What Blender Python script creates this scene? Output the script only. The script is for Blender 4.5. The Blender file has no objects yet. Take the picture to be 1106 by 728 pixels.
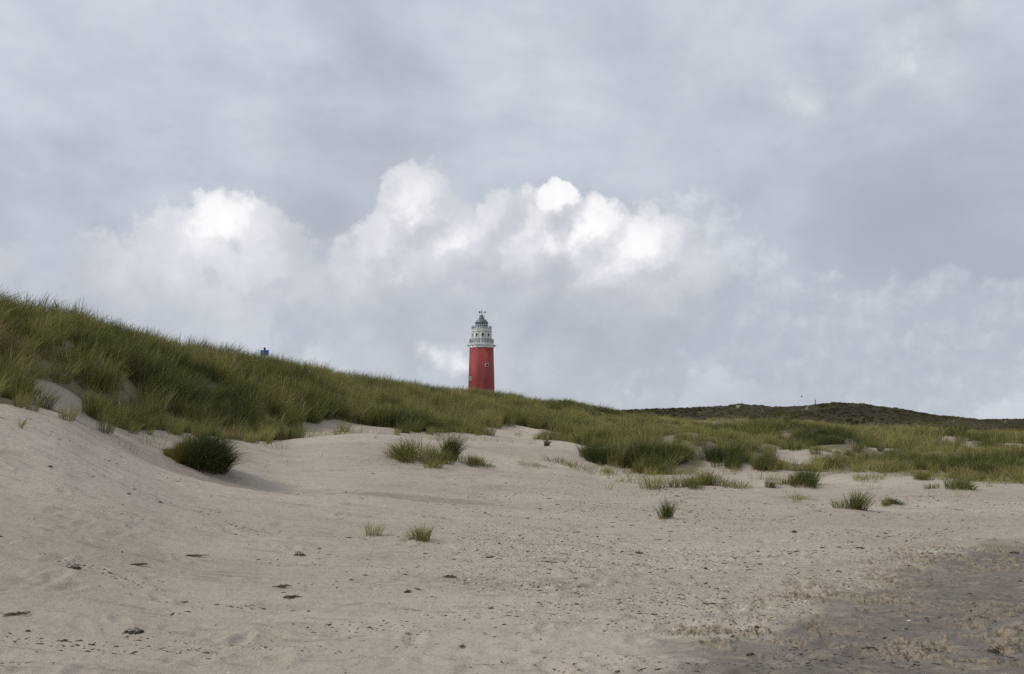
import bpy, math, random
import numpy as np
from mathutils import Vector, Matrix

random.seed(7)
RNG = np.random.default_rng(7)
scene = bpy.context.scene
COL = scene.collection
R = math.radians
PI = math.pi

# ------------------------------------------------------------------ helpers
def tag(o, label=None, cat=None, group=None, kind=None):
    if label: o['label'] = label
    if cat: o['category'] = cat
    if group: o['group'] = group
    if kind: o['kind'] = kind
    return o

def empty(name, loc=(0, 0, 0), rz=0.0):
    o = bpy.data.objects.new(name, None)
    o.location = loc
    o.rotation_euler = (0, 0, rz)
    o.empty_display_size = 0.3
    COL.objects.link(o)
    return o

def mesh_np(name, verts, quads=None, tris=None, smooth=True):
    """mesh from numpy arrays"""
    me = bpy.data.meshes.new(name)
    verts = np.asarray(verts, dtype=np.float32)
    nq = 0 if quads is None else len(quads)
    nt = 0 if tris is None else len(tris)
    me.vertices.add(len(verts))
    me.vertices.foreach_set('co', verts.ravel())
    idx = []
    if nq: idx.append(np.asarray(quads, dtype=np.int32).ravel())
    if nt: idx.append(np.asarray(tris, dtype=np.int32).ravel())
    if idx:
        idx = np.concatenate(idx)
        me.loops.add(len(idx))
        me.loops.foreach_set('vertex_index', idx)
        starts = np.concatenate([np.arange(nq) * 4, nq * 4 + np.arange(nt) * 3]).astype(np.int32)
        me.polygons.add(nq + nt)
        me.polygons.foreach_set('loop_start', starts)
        me.polygons.foreach_set('use_smooth', np.full(nq + nt, smooth))
    me.update(calc_edges=True)
    me.validate()
    return me

def fattr(me, name, vals):
    a = me.attributes.new(name, 'FLOAT', 'POINT')
    a.data.foreach_set('value', np.asarray(vals, dtype=np.float32))

class MB:
    """collects shapes for ONE mesh object"""
    def __init__(self): self.v = []; self.f = []
    def add(self, vs, fs):
        n = len(self.v)
        self.v += [tuple(p) for p in vs]
        self.f += [tuple(i + n for i in f) for f in fs]
    def lathe(self, prof, seg=32, c=(0, 0, 0), cap=True):
        vs, fs = [], []
        for r, z in prof:
            for k in range(seg):
                a = 2 * PI * k / seg
                vs.append((c[0] + r * math.cos(a), c[1] + r * math.sin(a), c[2] + z))
        for i in range(len(prof) - 1):
            for k in range(seg):
                k2 = (k + 1) % seg
                fs.append((i * seg + k, i * seg + k2, (i + 1) * seg + k2, (i + 1) * seg + k))
        if cap:
            fs.append(tuple(range(seg - 1, -1, -1)))
            fs.append(tuple((len(prof) - 1) * seg + k for k in range(seg)))
        self.add(vs, fs)
    def tube(self, pts, rad, seg=8):
        pts = [Vector(p) for p in pts]
        rads = rad if isinstance(rad, (list, tuple)) else [rad] * len(pts)
        vs, fs = [], []
        for i, p in enumerate(pts):
            d = (pts[min(i + 1, len(pts) - 1)] - pts[max(i - 1, 0)]).normalized()
            a = d.cross(Vector((0, 0, 1)))
            if a.length < 1e-3: a = d.cross(Vector((1, 0, 0)))
            a.normalize(); b = d.cross(a)
            for k in range(seg):
                t = 2 * PI * k / seg
                vs.append(p + a * math.cos(t) * rads[i] + b * math.sin(t) * rads[i])
        for i in range(len(pts) - 1):
            for k in range(seg):
                k2 = (k + 1) % seg
                fs.append((i * seg + k, i * seg + k2, (i + 1) * seg + k2, (i + 1) * seg + k))
        fs.append(tuple(range(seg - 1, -1, -1)))
        fs.append(tuple((len(pts) - 1) * seg + k for k in range(seg)))
        self.add(vs, fs)
    def box(self, c, s, rz=0.0):
        m = Matrix.Rotation(rz, 3, 'Z')
        vs = [Vector(c) + m @ Vector((x * s[0] / 2, y * s[1] / 2, z * s[2] / 2))
              for z in (-1, 1) for y in (-1, 1) for x in (-1, 1)]
        self.add(vs, [(0, 2, 3, 1), (4, 5, 7, 6), (0, 1, 5, 4), (2, 6, 7, 3), (0, 4, 6, 2), (1, 3, 7, 5)])
    def build(self, name, mat, parent=None, smooth=False, bevel=0.0):
        me = bpy.data.meshes.new(name)
        me.from_pydata(self.v, [], self.f)
        me.update()
        if smooth:
            for p in me.polygons: p.use_smooth = True
        me.materials.append(mat)
        o = bpy.data.objects.new(name, me)
        COL.objects.link(o)
        if parent: o.parent = parent
        if bevel:
            b = o.modifiers.new('edge', 'BEVEL'); b.width = bevel; b.segments = 2
        return o

# ------------------------------------------------------------------ node shorthand
class NT:
    def __init__(self, tree): self.t = tree; self.n = tree.nodes; self.l = tree.links
    def node(self, typ, ins=None, **props):
        nd = self.n.new(typ)
        for k, v in props.items(): setattr(nd, k, v)
        for k, v in (ins or {}).items(): self.set(nd.inputs[k], v)
        return nd
    def set(self, sock, v):
        if isinstance(v, bpy.types.NodeSocket): self.l.new(v, sock)
        elif hasattr(v, 'outputs'): self.l.new(v.outputs[0], sock)
        else: sock.default_value = v
    def m(self, op, a, b=None, c=None, clamp=False):
        nd = self.n.new('ShaderNodeMath'); nd.operation = op; nd.use_clamp = clamp
        for i, v in enumerate((a, b, c)):
            if v is not None: self.set(nd.inputs[i], v)
        return nd.outputs[0]
    def vm(self, op, a, b=None, out=0, scale=None):
        nd = self.n.new('ShaderNodeVectorMath'); nd.operation = op
        self.set(nd.inputs[0], a)
        if b is not None: self.set(nd.inputs[1], b)
        if scale is not None: self.set(nd.inputs['Scale'], scale)
        return nd.outputs[out]
    def smooth(self, x, lo, hi, a=0.0, b=1.0):
        nd = self.n.new('ShaderNodeMapRange'); nd.interpolation_type = 'SMOOTHSTEP'
        for i, v in enumerate((x, lo, hi, a, b)): self.set(nd.inputs[i], v)
        return nd.outputs[0]
    def lin(self, x, lo, hi, a=0.0, b=1.0):
        nd = self.n.new('ShaderNodeMapRange')
        for i, v in enumerate((x, lo, hi, a, b)): self.set(nd.inputs[i], v)
        return nd.outputs[0]
    def mix(self, f, a, b):
        nd = self.n.new('ShaderNodeMix'); nd.data_type = 'RGBA'
        self.set(nd.inputs[0], f); self.set(nd.inputs[6], a); self.set(nd.inputs[7], b)
        return nd.outputs[2]
    def noise(self, vec, scale, detail=4, rough=0.5, color=False, dist=0.0):
        nd = self.n.new('ShaderNodeTexNoise')
        if vec is not None: self.set(nd.inputs['Vector'], vec)
        nd.inputs['Scale'].default_value = scale
        nd.inputs['Detail'].default_value = detail
        nd.inputs['Roughness'].default_value = rough
        nd.inputs['Distortion'].default_value = dist
        return nd.outputs['Color' if color else 0]
    def attr(self, name, typ='GEOMETRY'):
        nd = self.n.new('ShaderNodeAttribute'); nd.attribute_name = name; nd.attribute_type = typ
        return nd.outputs['Fac']

def rgb(r, g, b): return (r, g, b, 1.0)

def new_mat(name):
    m = bpy.data.materials.new(name); m.use_nodes = True
    m.node_tree.nodes.clear()
    return m, NT(m.node_tree)

def finish(n, shader, disp=None):
    out = n.node('ShaderNodeOutputMaterial', {'Surface': shader})
    return out

def simple_mat(name, col, rough=0.7, var=0.12, scale=3.0, metal=0.0, spec=0.3, streak=False):
    m, n = new_mat(name)
    tc = n.node('ShaderNodeTexCoord').outputs['Object']
    v = tc
    if streak: v = n.vm('MULTIPLY', tc, (1.0, 1.0, 0.12))
    nz = n.noise(v, scale, 5, 0.6)
    c2 = tuple(max(0, c * (1 - var * 2)) for c in col); c1 = tuple(min(1, c * (1 + var)) for c in col)
    c = n.mix(n.smooth(nz, 0.3, 0.7), rgb(*c2), rgb(*c1))
    b = n.node('ShaderNodeBsdfPrincipled', {'Base Color': c, 'Roughness': rough, 'Metallic': metal, 'Specular IOR Level': spec})
    finish(n, b)
    return m

# ------------------------------------------------------------------ camera geometry (numbers in pixels of the 1106 x 728 photograph)
F, HOR, EYE = 950.0, 470.0, 1.7
PITCH = math.atan((HOR - 364) / F)
CP, SP = math.cos(PITCH), math.sin(PITCH)

def pix_dir(x, y):
    k = (364 - y) / F
    return np.array([(x - 553) / F, CP - k * SP, SP + k * CP])

def pix_at(x, y, r):
    """point seen at (x, y) at horizontal distance r"""
    d = pix_dir(x, y); s = r / math.hypot(d[0], d[1])
    return np.array([d[0] * s, d[1] * s, EYE + d[2] * s])

def az_of(x, y=440.0):
    d = pix_dir(x, y); return math.atan2(d[0], d[1])

# ------------------------------------------------------------------ smooth value noise (numpy)
def _hash(ix, iy, seed):
    h = (ix.astype(np.int64) * 374761393 + iy.astype(np.int64) * 668265263 + seed * 1442695041) & 0x7fffffff
    h = ((h ^ (h >> 13)) * 1274126177) & 0x7fffffff
    return ((h ^ (h >> 16)) & 0xffff) / 65535.0
def vnoise(x, y, seed=0):
    ix = np.floor(x); iy = np.floor(y); fx = x - ix; fy = y - iy
    ux = fx * fx * fx * (fx * (fx * 6 - 15) + 10); uy = fy * fy * fy * (fy * (fy * 6 - 15) + 10)
    a = _hash(ix, iy, seed); b = _hash(ix + 1, iy, seed); c = _hash(ix, iy + 1, seed); d = _hash(ix + 1, iy + 1, seed)
    return (a + (b - a) * ux) * (1 - uy) + (c + (d - c) * ux) * uy - 0.5
def fbm(x, y, oct=4, seed=0, gain=0.5):
    s = np.zeros_like(x); amp = 1.0; c, sn = math.cos(0.6), math.sin(0.6)
    for o in range(oct):
        s += amp * vnoise(x, y, seed + o * 17); amp *= gain
        x, y = (x * c - y * sn) * 2.03 + 3.7, (x * sn + y * c) * 2.03 - 1.3
    return s
def sstep(x, a, b):
    t = np.clip((x - a) / (b - a), 0, 1); return t * t * (3 - 2 * t)

def pchip_slopes(x, y):
    h = np.diff(x, axis=0); d = np.diff(y, axis=0) / h
    m = np.zeros_like(y)
    w1 = 2 * h[1:] + h[:-1]; w2 = h[1:] + 2 * h[:-1]
    ok = d[:-1] * d[1:] > 0
    with np.errstate(divide='ignore', invalid='ignore'):
        mm = (w1 + w2) / (w1 / d[:-1] + w2 / d[1:])
    m[1:-1] = np.where(ok, mm, 0)
    m[0] = d[0]; m[-1] = d[-1]
    return m
def pchip1(xk, yk, x):
    xk = np.asarray(xk, float); yk = np.asarray(yk, float)
    m = pchip_slopes(xk, yk); x = np.clip(x, xk[0], xk[-1])
    i = np.clip(np.searchsorted(xk, x) - 1, 0, len(xk) - 2)
    h = xk[i + 1] - xk[i]; t = (x - xk[i]) / h
    return ((1 + 2 * t) * (1 - t) ** 2 * yk[i] + t * (1 - t) ** 2 * h * m[i] + t * t * (3 - 2 * t) * yk[i + 1] + t * t * (t - 1) * h * m[i + 1])

# ------------------------------------------------------------------ the lie of the land: profiles along bearings
# bearing column : foot of the grass (r, y), ridge (r, y of grass tips), beach height at 13 m, far hill skyline y
GH = 0.78
COLS = [  # x,   rf,  yf,   rr,  yr,  z13, ylight, yfar
    (-420, 15, 400, 26, 250, 1.90, 455, 466),
    (-200, 18, 410, 29, 292, 1.60, 455, 466),
    (0,    21, 428, 34, 324, 1.15, 452, 466),
    (60,   22, 438, 36, 335, 1.00, 452, 466),
    (120,  24, 455, 38, 353, 0.80, 452, 466),
    (200,  28, 465, 42, 374, 0.50, 450, 466),
    (300,  31, 474, 50, 388.5, 0.36, 448, 464),
    (400,  36, 463, 62, 409, 0.32, 446, 460),
    (470, 40, 467, 73, 417, 0.30, 444, 458),
    (530, 43, 471, 84, 423.5, 0.28, 443, 456),
    (600, 45, 476, 102, 437, 0.24, 446, 452),
    (650, 36, 499, 120, 444, 0.22, 455, 447),
    (700, 33.5, 507, 140, 450, 0.18, 462, 443),
    (760, 33, 509, 155, 453, 0.16, 464, 442),
    (820, 33, 511, 165, 456, 0.13, 466, 440),
    (880, 33, 513, 170, 459, 0.12, 467, 439),
    (930, 33, 512, 170, 463, 0.10, 467, 439),
    (1000, 33, 512, 165, 466, 0.08, 468, 445),
    (1060, 32, 516, 160, 468, 0.06, 468, 453),
    (1106, 31, 518, 158, 468, 0.05, 468, 456),
    (1300, 30, 520, 150, 468, 0.04, 468, 461),
    (1600, 28, 522, 140, 468, 0.02, 468, 464),
]
def y2z(x, y, r):
    return pix_at(x, y, r)[2]
_az = np.array([az_of(c[0]) for c in COLS])
_rf = np.array([c[1] for c in COLS], float); _zf = np.array([y2z(c[0], c[2], c[1]) for c in COLS])
_rr = np.array([c[3] for c in COLS], float); _zr = np.array([y2z(c[0], c[4], c[3]) - GH for c in COLS])
_z13 = np.array([c[5] for c in COLS])
_zl = np.array([y2z(c[0], c[6], 300.0) for c in COLS]); _zfar = np.array([y2z(c[0], c[7], 450.0) for c in COLS])

def land_profile(az):
    """knots (r, z) for an array of bearings -> arrays K x N"""
    a = np.clip(az, _az[0], _az[-1])
    rf = pchip1(_az, _rf, a); zf = pchip1(_az, _zf, a)
    rr = pchip1(_az, _rr, a); zr = pchip1(_az, _zr, a)
    z13 = pchip1(_az, _z13, a); zl = pchip1(_az, _zl, a); zfar = pchip1(_az, _zfar, a)
    # fade to plain beach well outside the view (behind the photographer)
    out = sstep(np.abs(az), 0.95, 1.5)
    zf = zf * (1 - out) + 0.2 * out; zr = zr * (1 - out) + 1.5 * out; z13 = z13 * (1 - out); zl = zl * (1 - out); zfar = zfar * (1 - out) + 2 * out
    one = np.ones_like(a)
    rm = rf + (rr - rf) * 0.5
    steep = np.clip((zr - zf) / (rr - rf), 0, 0.4)
    zm = zf + (zr - zf) * (0.45 + 0.25 * sstep(steep, 0.05, 0.2))
    rs = [0.3 * one, 7 * one, 12.5 * one, rf - 1.5, rf + 1.0, rm, rr, rr * 1.12, 215 * one, 300 * one, 380 * one, 450 * one, 560 * one, 3200 * one]
    zs = [0 * one, z13 * 0.18, z13 * 0.72, zf - 0.1 * one, zf + 0.1, zm, zr, zr - 0.8, np.minimum(zr - 1.0, 3.0), zl * 0.9, np.minimum(zl, zfar) * 0.85, zfar - 0.6, zfar * 0.6, 0.5 * one]
    return np.array(rs), np.array(zs), rf, rr

def gauss(x, y, cx, cy, s): return np.exp(-((x - cx) ** 2 + (y - cy) ** 2) / (2 * s * s))

AZ = np.concatenate([np.linspace(-PI, -0.82, 70, endpoint=False), np.linspace(-0.82, -0.60, 110, endpoint=False),
                     np.linspace(-0.60, 0.60, 1250, endpoint=False), np.linspace(0.60, 0.82, 110, endpoint=False),
                     np.linspace(0.82, PI, 70)])
RAD = np.concatenate([np.geomspace(0.3, 4.5, 30, endpoint=False), np.geomspace(4.5, 30, 430, endpoint=False),
                      np.geomspace(30, 240, 330, endpoint=False), np.geomspace(240, 3200, 170)])
NA, NR = len(AZ), len(RAD)

rs, zs, RF, RRg = land_profile(AZ)
lr = np.log(rs); msl = pchip_slopes(lr, zs)
LR = np.log(RAD)
Z = np.zeros((NR, NA))
for j in range(NA):
    xk = lr[:, j]; yk = zs[:, j]; m = msl[:, j]
    i = np.clip(np.searchsorted(xk, LR) - 1, 0, len(xk) - 2)
    h = xk[i + 1] - xk[i]; t = np.clip((LR - xk[i]) / h, 0, 1)
    Z[:, j] = ((1 + 2 * t) * (1 - t) ** 2 * yk[i] + t * (1 - t) ** 2 * h * m[i] + t * t * (3 - 2 * t) * yk[i + 1] + t * t * (t - 1) * h * m[i + 1])
X = RAD[:, None] * np.sin(AZ)[None, :]; Y = RAD[:, None] * np.cos(AZ)[None, :]
RR_ = np.repeat(RAD[:, None], NA, 1); AA = np.repeat(AZ[None, :], NR, 0)

# ragged foot of the grass
foot_wob = fbm(X / 4.0, Y / 4.0, 4, 3) * (1.6 + 2.2 * sstep(AA, -0.1, 0.15)) - 1.0
GRASS_IN = RR_ - (RF[None, :] + foot_wob * np.clip((RR_ - 14) / 10, 0, 1))       # > 0 on the grass side
# damp sand line
dl = [(1700, 560), (1300, 582), (1106, 590), (1000, 612), (900, 642), (820, 684), (700, 738), (560, 800), (300, 900)]
def flat_r(x, y):
    d = pix_dir(x, y); return EYE / -d[2] * math.hypot(d[0], d[1])
_da = np.array([az_of(x, y) for x, y in dl])[::-1]; _dr = np.array([flat_r(x, y) for x, y in dl])[::-1]
rdamp = pchip1(_da, _dr, AA.ravel()).reshape(AA.shape)
damp_sd = (rdamp - RR_) + fbm(X / 0.8, Y / 0.6, 6, 21, 0.68) * 2.0 + fbm(X / 3.0, Y / 3.0, 3, 25) * 1.4
DAMP_SHADE = sstep(damp_sd, -0.9, 1.3) * sstep(AA, 0.06, 0.24)

for (px, py, sx, sy, w_) in [(300, 522, 2.2, 1.0, .42), (400, 530, 2.6, .9, .46), (500, 534, 2.4, .8, .38), (330, 505, 1.6, 1.2, .30), (590, 545, 2.2, .7, .2)]:  # shade of the hollow below the dune, painted in as darker sand
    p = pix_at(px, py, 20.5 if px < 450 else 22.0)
    DAMP_SHADE = np.maximum(DAMP_SHADE, w_ * np.exp(-((X - p[0]) / sx) ** 2 - ((Y - p[1]) / sy) ** 2) * (1 + 1.2 * fbm(X / 1.5, Y / 0.5, 4, 27, .6)))

# relief
hum = sstep(GRASS_IN, -1.0, 6.0)
far = sstep(RR_, 200, 330)
Z += hum * (1 - far) * (fbm(X / 6.0, Y / 6.0, 4, 5) * 0.75 + 0.0) * np.clip(RR_ / 60, 0.5, 1.6)
right = sstep(AA, 0.08, 0.25)
Z += hum * (1 - far) * right * np.maximum(fbm(X / 9.0, Y / 13.0, 3, 9), -0.15) * 1.7 * (1 - 0.6 * sstep(RR_, 90, 150))
Z += far * (fbm(X / 60.0, Y / 40.0, 5, 11) * 5.0 * sstep(AA, -0.02, 0.12) + fbm(X / 9.0, Y / 9.0, 3, 12) * 0.6)
sand = 1 - sstep(GRASS_IN, -0.5, 1.5)
Z += sand * sstep(RR_, 6, 16) * fbm(X / 7.0, Y / 4.0, 3, 14) * 0.28 * (0.4 + 0.6 * (1 - DAMP_SHADE))
Z += sand * (fbm(X / 1.6, Y / 0.8, 4, 15) * (0.035 + 0.035 * sstep(AA, -0.25, 0.05)) + fbm(X / 0.35, Y / 0.28, 3, 16, 0.62) * 0.024)
# the bank of drifted sand before the hollow, and other humps
for (px, py, r, s, hgt) in [(60, 470, 17.5, 2.2, 0.06), (150, 490, 17, 2.2, 0.08), (230, 515, 16.5, 2.0, 0.10), (330, 530, 17, 1.8, 0.10), (60, 400, 26, 2.0, -0.15),
                            (215, 505, 21.5, 2.2, -0.20), (320, 510, 21.5, 2.6, -0.34), (440, 512, 23, 3.0, -0.22),
                            (680, 505, 37, 3.0, 0.35), (770, 505, 36, 3.0, 0.30), (870, 520, 30, 2.2, 0.22), (1030, 525, 28, 2.5, 0.18), (470, 500, 30, 2.0, 0.25)]:
    p = pix_at(px, py, r)
    Z += hgt * gauss(X, Y, p[0], p[1], s)
# little scarps and tufts of disturbed sand along the damp edge
OCH = np.zeros_like(Z)
for (px, py, s, w) in [(818, 692, .55, 1.), (835, 684, .45, .9), (905, 648, .7, .9), (880, 660, .4, .7), (1050, 603, 1.1, .9), (1020, 612, .7, .7), (1080, 690, .6, .8),
                       (1040, 705, .5, .8), (1100, 660, .7, .6), (960, 628, .5, .6), (1010, 720, .4, .7), (760, 690, .3, .5), (1000, 690, .35, .5), (940, 612, .6, .4)]:
    d = pix_dir(px, py); t = EYE / -d[2]
    OCH += w * 1.45 * np.exp(-((X - d[0] * t) ** 2 / (2 * (s * 0.75) ** 2) + (Y - d[1] * t) ** 2 / (2 * (s * 0.7) ** 2)))
lump = 0.35 - np.abs(fbm(X / 0.11, Y / 0.11, 4, 31, 0.62))
OCH = np.clip(OCH, 0, 1.3) * sstep(fbm(X / 0.40, Y / 0.25, 4, 33, 0.68), -0.08, 0.2)
nearm = sstep(-RR_, -32, -22)
Z += nearm * (np.clip(OCH, 0, 1) * lump * 0.12)
# footprints and scuffs
cond = DAMP_SHADE
rg = np.random.default_rng(5)
for k in range(800):
    a0 = rg.uniform(-0.6, 0.6); r0 = math.exp(rg.uniform(math.log(5.2), math.log(17)))
    if a0 < 0.02 and rg.random() < 0.72: continue
    cx, cy = r0 * math.sin(a0), r0 * math.cos(a0)
    ja = np.searchsorted(AZ, [a0 - 0.6 / r0, a0 + 0.6 / r0]); jr = np.searchsorted(RAD, [r0 - 0.6, r0 + 0.6])
    sl = (slice(jr[0], jr[1]), slice(ja[0], ja[1]))
    th = rg.uniform(0, PI); dx = X[sl] - cx; dy = Y[sl] - cy
    u = (dx * math.cos(th) + dy * math.sin(th)) / rg.uniform(0.09, 0.16); v = (-dx * math.sin(th) + dy * math.cos(th)) / rg.uniform(0.05, 0.08)
    q = u * u + v * v
    Z[sl] += rg.uniform(0.4, 1.0) * (-0.028 * np.exp(-q) + 0.016 * np.exp(-(np.sqrt(q) - 1.7) ** 2 * 3))

# height lookup
def ground_z(x, y):
    x = np.atleast_1d(np.asarray(x, float)); y = np.atleast_1d(np.asarray(y, float))
    a = np.arctan2(x, y); r = np.hypot(x, y)
    j = np.clip(np.searchsorted(AZ, a) - 1, 0, NA - 2); i = np.clip(np.searchsorted(RAD, r) - 1, 0, NR - 2)
    fa = np.clip((a - AZ[j]) / (AZ[j + 1] - AZ[j]), 0, 1); fr = np.clip((r - RAD[i]) / (RAD[i + 1] - RAD[i]), 0, 1)
    return (Z[i, j] * (1 - fa) + Z[i, j + 1] * fa) * (1 - fr) + (Z[i + 1, j] * (1 - fa) + Z[i + 1, j + 1] * fa) * fr
def lookup(G, x, y):
    a = np.arctan2(x, y); r = np.hypot(x, y)
    j = np.clip(np.searchsorted(AZ, a), 0, NA - 1); i = np.clip(np.searchsorted(RAD, r), 0, NR - 1)
    return G[i, j]
def hit(px, py, rmax=240):
    """where the sight line through a photo pixel meets the ground"""
    d = pix_dir(px, py); dh = math.hypot(d[0], d[1])
    t = np.geomspace(4.0, rmax, 4000) / dh
    z = EYE + d[2] * t; g = ground_z(d[0] * t, d[1] * t)
    k = np.argmax(z < g)
    if k == 0: k = len(t) - 1
    return Vector((d[0] * t[k], d[1] * t[k], float(g[k]))), float(t[k] * dh)

# ------------------------------------------------------------------ single tufts that stand apart on the sand
GRP = 'marram tufts standing apart on the sand'
CLUMPS = []
def clump(px, py, wpx, hpx, tint, n, label, lean=(0.2, 0.0), spread=0.4, dome=0.45, depth=0.7, seed=0, cat='grass tuft', name='marram_tuft', hvar=0.45, tint_fn=None, drop=0.35):
    """finds the spot, mounds the drifted sand round it; the blades are built later"""
    global Z
    p, r = hit(px, py)
    d = math.hypot(r, EYE) / F
    w = wpx * d; h = hpx * d
    rx = max(w * 0.5 - h * spread * 0.30, w * 0.25); ry = rx * depth
    cx, cy = p.x, p.y + ry * 0.6
    if n > 150:
        q = ((X - cx - 0.25 * rx) / (rx * 1.5)) ** 2 + ((Y - cy - 0.2 * ry) / (ry * 1.5)) ** 2
        Z += 0.14 * h * np.exp(-q)
    CLUMPS.append((cx, cy, rx, ry, h * 1.12, d, tint, n, label, lean, spread, dome, seed, cat, name, hvar, tint_fn, drop))
def build_clump(cx, cy, rx, ry, h, d, tint, n, label, lean, spread, dome, seed, cat, name, hvar, tint_fn, drop):
    gz = float(ground_z(cx, cy)[0])
    rng = np.random.default_rng(1000 + seed)
    k = max(1, int(n / 70)); parts = []
    for q in range(k):                      # a clump is many shoots of uneven height
        u = math.sqrt(rng.random()) if k > 1 else 0.0; ph = rng.random() * 2 * PI
        ox, oy = rx * u * math.cos(ph) * 0.85, ry * u * math.sin(ph) * 0.85
        sx = rx if k == 1 else max(rx / math.sqrt(k) * 1.1, 0.06); sy = ry if k == 1 else max(ry / math.sqrt(k) * 1.1, 0.06)
        hh = h * (1 - dome * u * u) * rng.uniform(0.72, 1.12)
        if name == 'grass_tussock': hh *= 0.30 + 0.80 * float(sstep(np.float64(ox / rx), -0.9, 0.5))
        gf = lambda bx, by: ground_z(cx + ox + bx, cy + oy + by) - gz
        ln = (lean[0] + spread * 0.55 * u * math.cos(ph) + rng.normal(0, .08), lean[1] + spread * 0.4 * u * math.sin(ph) + rng.normal(0, .08))
        V, Q, al, rn = blades(rng, max(12, n // k), sx, sy, hh, max(0.006, d * 0.36), lean=ln, spread=spread, segs=4, drop=drop, hvar=hvar, stalks=0.0, ground_fn=gf)
        V[:, 0] += ox; V[:, 1] += oy
        parts.append((V, Q, al, rn))
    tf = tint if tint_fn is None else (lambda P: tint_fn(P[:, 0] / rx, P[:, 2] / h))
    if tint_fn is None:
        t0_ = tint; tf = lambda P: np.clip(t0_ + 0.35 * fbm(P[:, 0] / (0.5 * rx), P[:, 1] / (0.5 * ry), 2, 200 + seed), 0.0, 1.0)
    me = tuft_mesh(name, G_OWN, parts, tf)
    o = bpy.data.objects.new(name, me); o.location = (cx, cy, gz); COL.objects.link(o)
    tag(o, label, cat, GRP)
    return o

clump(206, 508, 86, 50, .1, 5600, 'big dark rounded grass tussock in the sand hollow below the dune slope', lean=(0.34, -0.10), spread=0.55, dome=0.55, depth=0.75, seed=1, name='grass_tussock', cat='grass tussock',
      tint_fn=lambda u, v: np.clip(0.38 - 0.36 * sstep(u, -0.6, 0.15), 0, 1), drop=0.55)  # blades tinted darker to the right as painted shade
clump(452, 503, 80, 31, .45, 1300, 'loose olive brown grass clump touching the dark upright tussock', lean=(-0.15, 0.0), spread=0.7, dome=0.45, seed=2)
clump(484, 500, 28, 30, .05, 1100, 'dark upright tussock beside the loose olive clump, below the lighthouse', lean=(0.15, 0.0), spread=0.42, dome=0.3, seed=3, name='grass_tussock', cat='grass tussock', tint_fn=lambda u, v: np.clip(0.22 - 0.2 * sstep(u, -0.5, 0.3), 0, 1))  # painted shade: tint darkens on the side away from the sun
clump(513, 505, 44, 13, .38, 560, 'low green grass patch just right of the dark upright tussock', lean=(0.2, 0.0), spread=0.5, seed=4)
clump(468, 508, 26, 16, .55, 180, 'small drooping tuft at the front of the loose olive clump', lean=(0.1, -0.2), spread=0.6, seed=5)
clump(402, 579, 24, 17, .72, 90, 'thin straw coloured tuft alone on the open sand', lean=(0.1, 0.0), spread=0.65, dome=0.2, seed=6)
clump(456, 587, 27, 22, .5, 230, 'bushy green tuft nearest the camera on open sand, beside the thin straw tuft', lean=(-0.1, 0.0), spread=0.6, dome=0.25, seed=7)
clump(720, 562, 22, 25, .17, 240, 'upright dark green tuft standing alone on open sand right of centre', lean=(-0.08, 0.0), spread=0.42, dome=0.25, seed=8)
clump(923, 553, 30, 23, .2, 330, 'spiky dark green tuft leaning right on the beach, beside a brown mound', lean=(0.25, 0.0), spread=0.5, dome=0.25, seed=9)
clump(908, 549, 16, 12, .45, 90, 'short pale tuft against the left side of the spiky dark tuft', lean=(-0.1, 0.0), spread=0.55, seed=10)
clump(964, 547, 24, 12, .30, 420, 'small brown rounded grass mound on the sand right of the spiky tuft', lean=(0.3, 0.0), spread=0.8, dome=0.6, seed=11, drop=0.6, tint_fn=lambda u, v: np.clip(0.52 - 0.45 * sstep(u, -0.2, 0.5), 0, 1))  # right side darker, shade put into the blade tint
clump(875, 528, 44, 17, .14, 800, 'wide dark green clump on a sand hump above the spiky tuft', lean=(0.1, 0.0), spread=0.45, seed=12)
clump(1031, 531, 46, 17, .28, 620, 'wide green clump sloping down to the right near the dune foot', lean=(0.25, 0.0), spread=0.45, seed=13)
clump(1003, 520, 26, 13, .4, 260, 'short green clump uphill from the wide sloping clump', lean=(0.1, 0.0), spread=0.45, seed=14)
clump(652, 504, 60, 23, .10, 1300, 'dark hummock of grass at the left end of the dark row', lean=(0.1, 0.0), spread=0.45, seed=15, name='grass_hummock', cat='grass hummock')
clump(698, 509, 62, 29, .04, 2000, 'largest dark grass hummock of the row at the dune foot', lean=(0.12, 0.0), spread=0.4, seed=16, name='grass_hummock', cat='grass hummock')
clump(730, 501, 40, 20, .10, 900, 'dark hummock behind the largest one, higher up the sand', lean=(0.1, 0.0), spread=0.4, seed=17, name='grass_hummock', cat='grass hummock')
clump(790, 507, 70, 22, .15, 1300, 'long dark green hummock ending at bare sand, right of the largest one', lean=(0.1, 0.0), spread=0.4, seed=18, name='grass_hummock', cat='grass hummock')
clump(826, 511, 40, 22, .2, 800, 'green hummock at the right end of the dark row', lean=(0.1, 0.0), spread=0.4, seed=19, name='grass_hummock', cat='grass hummock')
clump(768, 528, 52, 21, .33, 640, 'bright green tuft in front of the long dark hummock', lean=(0.15, 0.0), spread=0.5, seed=20)
clump(740, 531, 42, 17, .36, 420, 'low green tuft between the bright tuft and a dry sprig', lean=(0.1, 0.0), spread=0.5, seed=21)
clump(707, 531, 38, 20, .62, 160, 'sparse dry sprig in front of the largest dark hummock', lean=(0.0, 0.0), spread=0.6, seed=22)
clump(797, 528, 28, 10, .5, 150, 'low thin tuft right of the bright green tuft', spread=0.55, seed=23)
clump(832, 527, 14, 14, .25, 120, 'narrow upright dark tuft on bare sand below the green hummock', spread=0.35, seed=24)
clump(862, 540, 28, 9, .66, 90, 'flat pale sprawling tuft below the wide dark clump', spread=0.8, seed=25)
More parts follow.
